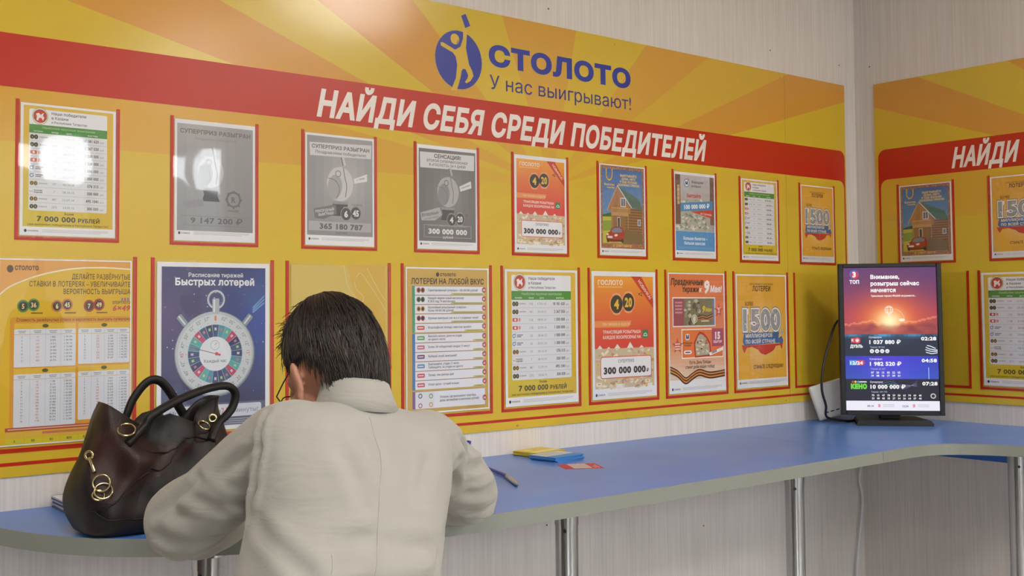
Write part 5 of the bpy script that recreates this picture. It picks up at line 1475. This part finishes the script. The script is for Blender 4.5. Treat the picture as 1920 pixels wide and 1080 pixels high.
# creases: (a, b, width, depth) troughs with a soft ridge beside them
CR = [((-2.975, -.89, 1.31), (-2.975, -.91, 1.245), .005, .006), ((-2.975, -.91, 1.25), (-2.985, -.92, 1.19), .006, .008), ((-2.985, -.92, 1.20), (-3.0, -.92, 1.15), .007, .008), ((-2.985, -.94, 1.14), (-2.97, -1.02, 1.05), .012, .006),
      ((-2.63, -.89, 1.275), (-2.64, -.915, 1.205), .005, .005), ((-2.64, -.915, 1.21), (-2.665, -.93, 1.145), .006, .007), ((-2.665, -.93, 1.15), (-2.69, -.93, 1.10), .007, .007), ((-2.72, -1.0, 1.10), (-2.76, -1.05, 1.03), .012, .005),
      ((-2.955, -.84, 1.19), (-3.03, -.76, 1.20), .009, .006), ((-2.965, -.80, 1.15), (-3.055, -.72, 1.14), .010, .008), ((-2.975, -.76, 1.10), (-3.06, -.68, 1.10), .010, .009), ((-2.96, -.71, 1.075), (-3.05, -.655, 1.07), .010, .009), ((-2.945, -.66, 1.06), (-3.0, -.64, 1.05), .009, .007), ((-3.02, -.76, 1.19), (-3.065, -.68, 1.13), .008, .005), ((-2.965, -.88, 1.14), (-2.99, -.80, 1.10), .010, .008), ((-2.97, -.885, 1.25), (-3.01, -.82, 1.21), .009, .005),
      ((-2.60, -.86, 1.19), (-2.50, -.80, 1.17), .008, .006), ((-2.57, -.84, 1.14), (-2.46, -.78, 1.13), .009, .008), ((-2.53, -.80, 1.09), (-2.44, -.76, 1.10), .009, .007), ((-2.50, -.78, 1.06), (-2.43, -.75, 1.065), .008, .006), ((-2.64, -.92, 1.18), (-2.60, -.87, 1.13), .009, .007), ((-2.64, -.91, 1.24), (-2.60, -.86, 1.20), .008, .005),
      ((-2.99, -1.07, 1.06), (-2.87, -1.10, 1.075), .013, .005), ((-3.02, -1.06, 1.0), (-2.88, -1.12, 1.02), .014, .006), ((-2.78, -1.08, 1.05), (-2.88, -1.10, 1.06), .012, .005), ((-2.77, -1.07, 1.0), (-2.89, -1.12, 1.01), .012, .005), ((-2.79, -1.05, 1.10), (-2.86, -1.07, 1.12), .012, .004), ((-2.95, -1.03, 1.12), (-2.88, -1.06, 1.13), .012, .004), ((-2.91, -.98, 1.25), (-2.90, -1.02, 1.17), .012, .004), ((-2.75, -.98, 1.23), (-2.80, -1.02, 1.17), .012, .004), ((-2.87, -.97, 1.275), (-2.86, -1.01, 1.21), .010, .003)]
_cb = B(); _cb.from_mesh(jm); _bv = BVHTree.FromBMesh(_cb); _cb.free()
def _sh(p):
    p = Vector(p)
    return _bv.find_nearest(p)[0]
CR = [(_sh(a), _sh(b), w, d * 1.7) for a, b, w, d in CR]
nr = [v.normal.copy() for v in jm.vertices]
for v, n in zip(jm.vertices, nr):
    p = v.co
    d = noise.noise(p * 9) * .006 + noise.noise(Vector((p.x * 24, p.y * 24, p.z * 12))) * .0022
    for a, b, w, dp in CR:
        ab = b - a
        t = max(0, min(1, (p - a).dot(ab) / ab.length_squared))
        q = a + ab * t - p
        r2 = q.length_squared
        if r2 < (w * 5) ** 2:
            e = math.sin(PI * min(1, max(.08, t * .84 + .08)))
            x = math.sqrt(r2) / w
            d += dp * e * (-math.exp(-x * x) + .55 * math.exp(-(x - 2) ** 2))
    v.co = p + n * d
jm.materials.clear(); jm.materials.append(M_JACK)
for p in jm.polygons: p.use_smooth = True
for v in jm.vertices: v.co -= PX
jk = link('jacket', jm, person)
jbm = B(); jbm.from_mesh(jm); jbvh = BVHTree.FromBMesh(jbm); jbm.free()
def on_jacket(p, off):
    loc, n, _, _ = jbvh.find_nearest(Vector(p) - PX)
    return loc + n * off
def seam(pts):
    b = B(); sweep(b, [on_jacket(p, .0001) for p in spline(pts, 10)], .0010, 6); obj('seam', b, M_JACK, jk, smooth=True)
seam([(-2.835, -.955, 1.295), (-2.845, -1.01, 1.24), (-2.878, -1.06, 1.15), (-2.905, -1.09, 1.06), (-2.918, -1.12, .97), (-2.93, -1.17, .80)])
seam([(-2.962, -1.045, 1.11), (-2.972, -1.06, 1.06), (-2.985, -1.09, .98), (-3.0, -1.13, .85)])
seam([(-2.775, -1.045, 1.10), (-2.80, -1.06, 1.05), (-2.82, -1.09, .98), (-2.825, -1.13, .85)])
# collar, folded over and open at the throat
def collar(name, prof, m, thick=.0035):
    b = B()
    rows = []
    n = 44
    for i in range(n + 1):
        t = math.radians(128 + (412 - 128) * i / n)      # opens towards the throat (+y)
        row_ = []
        side = abs(math.cos(t))
        for (rx, ry, cy_, z) in prof:
            zz = z - rx * math.cos(t) * .115 - .010 * (1 - max(0, -math.sin(t))) ** 2
            row_.append(Vector((-2.811 + rx * math.cos(t), cy_ + ry * math.sin(t), zz)) - PX)
        rows.append([b.verts.new(p) for p in row_])
    for A_, C_ in zip(rows, rows[1:]):
        for k in range(len(prof) - 1): b.faces.new((A_[k], C_[k], C_[k + 1], A_[k + 1]))
    o = obj(name, b, m, jk, smooth=True)
    s = o.modifiers.new('thickness', 'SOLIDIFY'); s.thickness = thick; s.offset = 0
    return o
collar('collar', [(.046, .046, -.868, 1.290), (.046, .046, -.870, 1.322), (.047, .047, -.871, 1.343), (.050, .050, -.872, 1.3475), (.054, .054, -.874, 1.343), (.062, .060, -.877, 1.318), (.071, .066, -.880, 1.298)], M_JACK)
collar('collar_lining', [(.0435, .0435, -.868, 1.285), (.0435, .0435, -.870, 1.33)], M_INNER, .002)

# --- trousers and shoes
bm = B()
for s in (-1, 1):
    hx = -2.935 + s * .085
    limb(bm, [(hx - s * .012, -1.02, .88, .085, .085), (hx - s * .006, -1.02, .76, .090, .092), (hx + s * .004, -1.015, .60, .078, .084), (hx, -1.01, .46, .062, .066), (hx, -1.03, .28, .062, .062), (hx, -1.04, .07, .062, .058)], ups=(0, 1, 0))
tm = voxel(bm, .009, 3, 'trousers'); tm.materials.clear(); tm.materials.append(M_TROU)
for p in tm.polygons: p.use_smooth = True
for v in tm.vertices: v.co -= PX
link('trousers', tm, person)
for s in (-1, 1):
    bm = B(); hx = -2.935 + s * .085
    loft(bm, [[(hx + w * math.cos(2 * PI * k / 20), y + .0 + d * 0, z0 + (h if math.sin(2 * PI * k / 20) > 0 else .0) * abs(math.sin(2 * PI * k / 20)) + .0) for k in range(20)] for y, w, h, z0, d in ((-1.095, .020, .05, .0, 0), (-1.085, .032, .075, .0, 0), (-1.04, .036, .082, .0, 0), (-.98, .038, .070, .0, 0), (-.92, .045, .046, .0, 0), (-.87, .042, .034, .0, 0), (-.845, .024, .022, .0, 0))])
    for v in bm.verts: v.co -= PX
    obj('shoe', bm, M_SHOE, person, smooth=True)

# --- body: head, neck, trunk, arms and hands as one skin
HC = Vector((-2.809, -.803, 1.367))
HR = (Matrix.Rotation(math.radians(0), 3, 'Z') @ Matrix.Rotation(math.radians(-33), 3, 'X'))
def hp(x, y, z): return HC + HR @ Vector((x, y, z))
bm = B()
ellipsoid(bm, hp(0, -.008, .012), (.074, .094, .086), HR, 32)
ellipsoid(bm, hp(0, .038, -.045), (.060, .056, .066), HR, 28)
ellipsoid(bm, hp(0, .052, -.085), (.038, .036, .030), HR, 20)
ellipsoid(bm, hp(0, .072, .012), (.050, .022, .020), HR, 20)                       # brow
limb(bm, [(*hp(0, .088, .0), .008, .008), (*hp(0, .100, -.022), .010, .010), (*hp(0, .106, -.038), .014, .014)], 12, 4)   # nose
for s in (-1, 1):
    ellipsoid(bm, hp(s * .038, .070, -.034), (.022, .018, .020), HR, 16)            # cheek
    ellipsoid(bm, hp(s * .031, .084, -.006), (.014, .010, .010), HR, 14)            # eyelid
    er = HR @ Matrix.Rotation(s * math.radians(18), 3, 'Z')
    ellipsoid(bm, hp(s * .078, -.004, -.030), (.006, .018, .031), er, 18)           # ear
    ellipsoid(bm, hp(s * .079, .000, -.056), (.006, .010, .011), er, 14)            # ear lobe
    ellipsoid(bm, hp(s * .082, -.008, -.018), (.006, .017, .020), er, 16)
ellipsoid(bm, hp(0, .094, -.066), (.022, .009, .006), HR, 14); ellipsoid(bm, hp(0, .092, -.077), (.018, .009, .006), HR, 14)   # lips
limb(bm, [(-2.825, -.905, 1.22, .07, .07), (-2.812, -.882, 1.29, .040, .041), (*hp(0, -.03, -.06), .044, .046), (*hp(0, -.02, 0), .05, .05)])
loft(bm, [[Vector((-2.87, -.96, z)) + (p - Vector((-2.87, -.96, p.z))) * .9 + Vector((0, 0, p.z - z)) for p in s] for s in torso_secs(-.012) for z in [s[0].z]])
for A_, E_, W2_ in ((LSH, LEL, LWR), (RSH, REL, RWR)):
    limb(bm, [(*A_, .048, .045), (*mid(A_, E_, .5), .044, .042), (*E_, .040, .038), (*mid(E_, W2_, .4), .036, .034), (*W2_, .025, .022)], 16, 4)
for s in (-1, 1):
    hx = -2.935 + s * .085
    limb(bm, [(hx - s * .012, -1.02, .88, .072, .072), (hx, -1.015, .60, .066, .070), (hx, -1.01, .46, .05, .052), (hx, -1.03, .28, .046, .048), (hx, -1.04, .06, .032, .034)], ups=(0, 1, 0))
def hand(wrist, dirv, upv, side, curls, splay, thumb):
    """palm and five bent fingers; side = +1 when the thumb lies on the dirv x upv side"""
    d = Vector(dirv).normalized(); u = Vector(upv); u = (u - d * u.dot(d)).normalized(); r = d.cross(u) * side
    w = Vector(wrist)
    def P(a, b, c): return w + d * a + r * b + u * c
    secs = []
    for a, hw, ht in ((-.015, .022, .017), (.01, .026, .016), (.035, .036, .014), (.06, .039, .013), (.082, .037, .011)):
        secs.append([P(a, hw * math.cos(2 * PI * k / 16), ht * math.sin(2 * PI * k / 16)) for k in range(16)])
    loft(bm, secs)
    for i, (L, b, cu) in enumerate(zip((.068, .076, .071, .056), (.028, .009, -.010, -.028), curls)):
        ang = 0
        p = P(.070 if i else .066, b, -.001)
        q = [(*p, .0095, .0095)]
        sd = splay * (1.5 - i) * .12
        for j, f in enumerate((.45, .31, .24)):
            ang += cu * (.8 if j == 0 else 1.0)
            v = (d * math.cos(ang) - u * math.sin(ang)) + r * sd
            p = p + v.normalized() * L * f
            q.append((*p, .0088 - .0009 * j, .0088 - .0009 * j))
        limb(bm, q, 12, 4)
    q = [(*P(.016, .022, -.004), .013, .012)]
    p = P(.016, .022, -.004)
    for j, L in enumerate((.034, .030, .024)):
        v = d * thumb[j][0] + r * thumb[j][1] - u * thumb[j][2]
        p = p + v.normalized() * L
        q.append((*p, .0108 - .001 * j, .0105 - .001 * j))
    limb(bm, q, 12, 4)
hand((-2.785, -.516, 1.089), (.80, .50, -.07), (0, 0, 1), 1, (.12, .14, .16, .18), 1, ((.6, .75, .1), (.8, .5, .15), (.95, .25, .1)))
hand((-2.642, -.533, 1.090), (-.72, .66, -.02), (.35, .1, .95), -1, (.55, .62, .70, .72), .4, ((.75, .6, .45), (.9, .1, .45), (.95, -.15, .3)))
bmm = voxel(bm, .0042, 2, 'body'); bmm.materials.clear(); bmm.materials.append(M_SKIN)
for p in bmm.polygons: p.use_smooth = True
for v in bmm.vertices: v.co -= PX
link('body', bmm, person)
# nails and eyes are out of the photograph's sight; brows, eyes and glasses complete the face
M_EYE = mat('eye_white', (226, 222, 216), .2); M_DARKHAIR = None
for s in (-1, 1):
    b = B(); ellipsoid(b, hp(s * .031, .0865, -.008) - PX, (.0105, .0105, .0095), HR, 16); obj('eye', b, M_EYE, person, smooth=True)
    b = B(); ellipsoid(b, hp(s * .031, .0958, -.011) - PX, (.0048, .0022, .0048), HR, 12); obj('iris', b, mat('iris', (60, 42, 30), .2), person, smooth=True)
M_WIRE = mat('spectacle_wire', (44, 36, 34), .25, .8)
b = B()
for s in (-1, 1):
    sweep(b, [hp(s * .032 + .022 * math.cos(a), .108 - .006 * abs(math.cos(a)), -.014 + .017 * math.sin(a)) - PX for a in [2 * PI * k / 24 for k in range(24)]], .0011, 6, closed=True)
    sweep(b, [p - PX for p in (hp(s * .054, .104, -.008), hp(s * .068, .088, -.006), hp(s * .077, .04, -.006), hp(s * .082, .0, -.006), hp(s * .080, -.018, -.022))], .0012, 6)
sweep(b, [p - PX for p in (hp(-.011, .108, -.010), hp(0, .113, -.006), hp(.011, .108, -.010))], .0011, 6)
obj('spectacles', b, M_WIRE, person, smooth=True)
for s in (-1, 1):
    b = B(); c0 = hp(s * .083, .0, -.070) - PX
    sweep(b, [c0 + HR @ Vector((0, .006 * math.cos(a), .006 * math.sin(a))) for a in [2 * PI * k / 16 for k in range(16)]], .0009, 6, closed=True)
    obj('earring', b, M_GOLD, person, smooth=True)

# --- hair: a full cap plus locks combed from the crown
M_HAIR = mat('dark_brown_hair', (34, 24, 21), .42, spec=.5)
tc = nd(M_HAIR, 'ShaderNodeTexCoord'); n1 = nd(M_HAIR, 'ShaderNodeTexNoise'); n1.inputs['Scale'].default_value = 60
r = nd(M_HAIR, 'ShaderNodeValToRGB'); r.color_ramp.elements[0].color = (*lin((20, 14, 13)), 1); r.color_ramp.elements[1].color = (*lin((50, 34, 28)), 1); r.color_ramp.elements[0].position = .35; r.color_ramp.elements[1].position = .75
ln(M_HAIR, tc, 'Object', n1, 'Vector'); ln(M_HAIR, n1, 0, r, 0); ln(M_HAIR, r, 0, pb(M_HAIR), 'Base Color')
def hair_r(th, ph):
    """radius of the hair mass; th: 0 at the crown to pi below, ph: 0 = face, pi = nape"""
    v = Vector((math.sin(th) * math.sin(ph), math.sin(th) * math.cos(ph), math.cos(th)))
    a, b_, c = .0805, .093, .114
    if v.z < 0: c = .114 + .05 * max(0, min(1, (-v.y + .1) * 2))
    return v, 1 / math.sqrt((v.x / a) ** 2 + (v.y / b_) ** 2 + (v.z / c) ** 2)
def hair_end(ph):
    """polar angle where the hair ends: hairline at the brow, over the ears, down to the nape"""
    c = math.cos(ph)
    if c > .55: return math.radians(62)
    if c > .12: return math.radians(62 + (.55 - c) / .43 * 40)
    if c > -.30: return math.radians(96)
    return math.radians(96 + min(1, (-.30 - c) / .5) * 52)
OFF = Vector((0, -.012, .008))
bm = B()
NT, NP = 26, 64
rows = []
for j in range(NP):
    ph = 2 * PI * j / NP
    te = hair_end(ph)
    rw = []
    for i in range(NT + 1):
        th = te * i / NT
        v, rr = hair_r(th, ph)
        rr *= 1 - .05 * (i / NT) ** 3
        rr += .0025 * noise.noise(Vector((v.x * 9, v.y * 9, v.z * 3)) * 1.5)
        rr += .0022 * math.sin(ph * 36 + 5 * noise.noise(Vector((v.x * 5, v.y * 5, v.z * 5)))) * (i / NT)
        rw.append(rr * v + OFF)
    # turn under to the scalp
    v, rr = hair_r(te, ph)
    rw.append(v * rr * .74 + OFF); rw.append(v * .05 + OFF)
    rows.append(rw)
vr = [[bm.verts.new(hp(*p) - PX) for p in rw] for rw in rows]
for j in range(NP):
    A_, C_ = vr[j], vr[(j + 1) % NP]
    for i in range(NT + 2): bm.faces.new((A_[i], C_[i], C_[i + 1], A_[i + 1]))
bmesh.ops.remove_doubles(bm, verts=bm.verts, dist=.0004)
hair = obj('hair', bm, M_HAIR, person, smooth=True)
bm = B()
rl = random.Random(5)
for k in range(2200):
    ph = rl.uniform(0, 2 * PI)
    te = hair_end(ph)
    t0 = te * rl.uniform(0, .85) ** .8
    t1 = min(te * 1.0, t0 + rl.uniform(.5, 1.1))
    lift = abs(rl.gauss(0, .0025)) + .0005
    tw = rl.gauss(.10, .14)
    out = rl.random() < .05 and math.cos(ph) > 0
    pts, rad = [], []
    n = 7
    for i in range(n + 1):
        f = i / n
        th = t0 + (t1 - t0) * f
        v, rr = hair_r(th, ph + tw * f)
        rr *= 1 - .05 * (th / te) ** 3
        q = v * (rr + .0006 + lift * f + (.010 * f * f if out else 0)) + OFF
        pts.append(hp(*q) - PX); rad.append(.0016 * (1 - .85 * f ** 1.5) * (.6 if out else 1))
    sweep(bm, pts, rad, 4)
o = obj('hair_locks', bm, M_HAIR, hair, smooth=True); o['kind'] = 'stuff'
# flyaway wisps at the brow side
bm = B()
for k in range(60):
    ph = rl.uniform(-1.5, -.2)
    v, rr = hair_r(math.radians(rl.uniform(18, 58)), ph)
    p0 = v * rr + OFF
    d = (v + Vector((rl.gauss(-.3, .3), rl.gauss(.4, .3), rl.gauss(.1, .3)))).normalized()
    L = rl.uniform(.008, .026)
    sweep(bm, [hp(*(p0 + d * L * f + Vector((0, .004, -.010)) * f * f)) - PX for f in (0, .35, .7, 1)], [.0008, .0007, .0005, .0002], 4)
o = obj('hair_wisps', bm, M_HAIR, hair, smooth=True); o['kind'] = 'stuff'
# the pen she writes with
wp = B(); tip = Vector((-2.708, -.488, CT + .002)); dv = Vector((.30, -.18, .80)).normalized()
lathe(wp, [(0, 0), (.0012, .004), (.004, .014), (.0042, .12), (.003, .13), (0, .132)], 12, Matrix.Translation(tip) @ dv.to_track_quat('Z', 'Y').to_matrix().to_4x4())
tag(obj('ballpoint_pen', wp, M_CORD, smooth=True), 'blue ballpoint pen held in the woman\'s writing hand', 'pen')
ws = leaflet('ticket_form', 'white paper form under the woman\'s hands', 'paper', -2.72, -.47, CT, .10, .15, math.radians(10), M_PAPER, None, None, None, .0004)

# nail holes in the wallpaper
for x, z in ((-1.58, 2.3463), (-.0952, 2.3726), (-.5169, 2.3707), (-1.6068, .8341), (-.919, .746)):
    b = B(); lathe(b, [(0, .0006), (.002, .0006), (.003, 0)], 10, Matrix.Translation((x, .0039, z)) @ Euler((PI / 2, 0, 0)).to_matrix().to_4x4()); obj('nail_hole', b, M_HOLE, wall_b)
b = B(); lathe(b, [(0, .0006), (.002, .0006), (.003, 0)], 10, Matrix.Translation((.0039, -.0619, 2.3681)) @ Euler((0, -PI / 2, 0)).to_matrix().to_4x4()); obj('nail_hole', b, M_HOLE, wall_r)
bpy.data.objects.remove(_to)
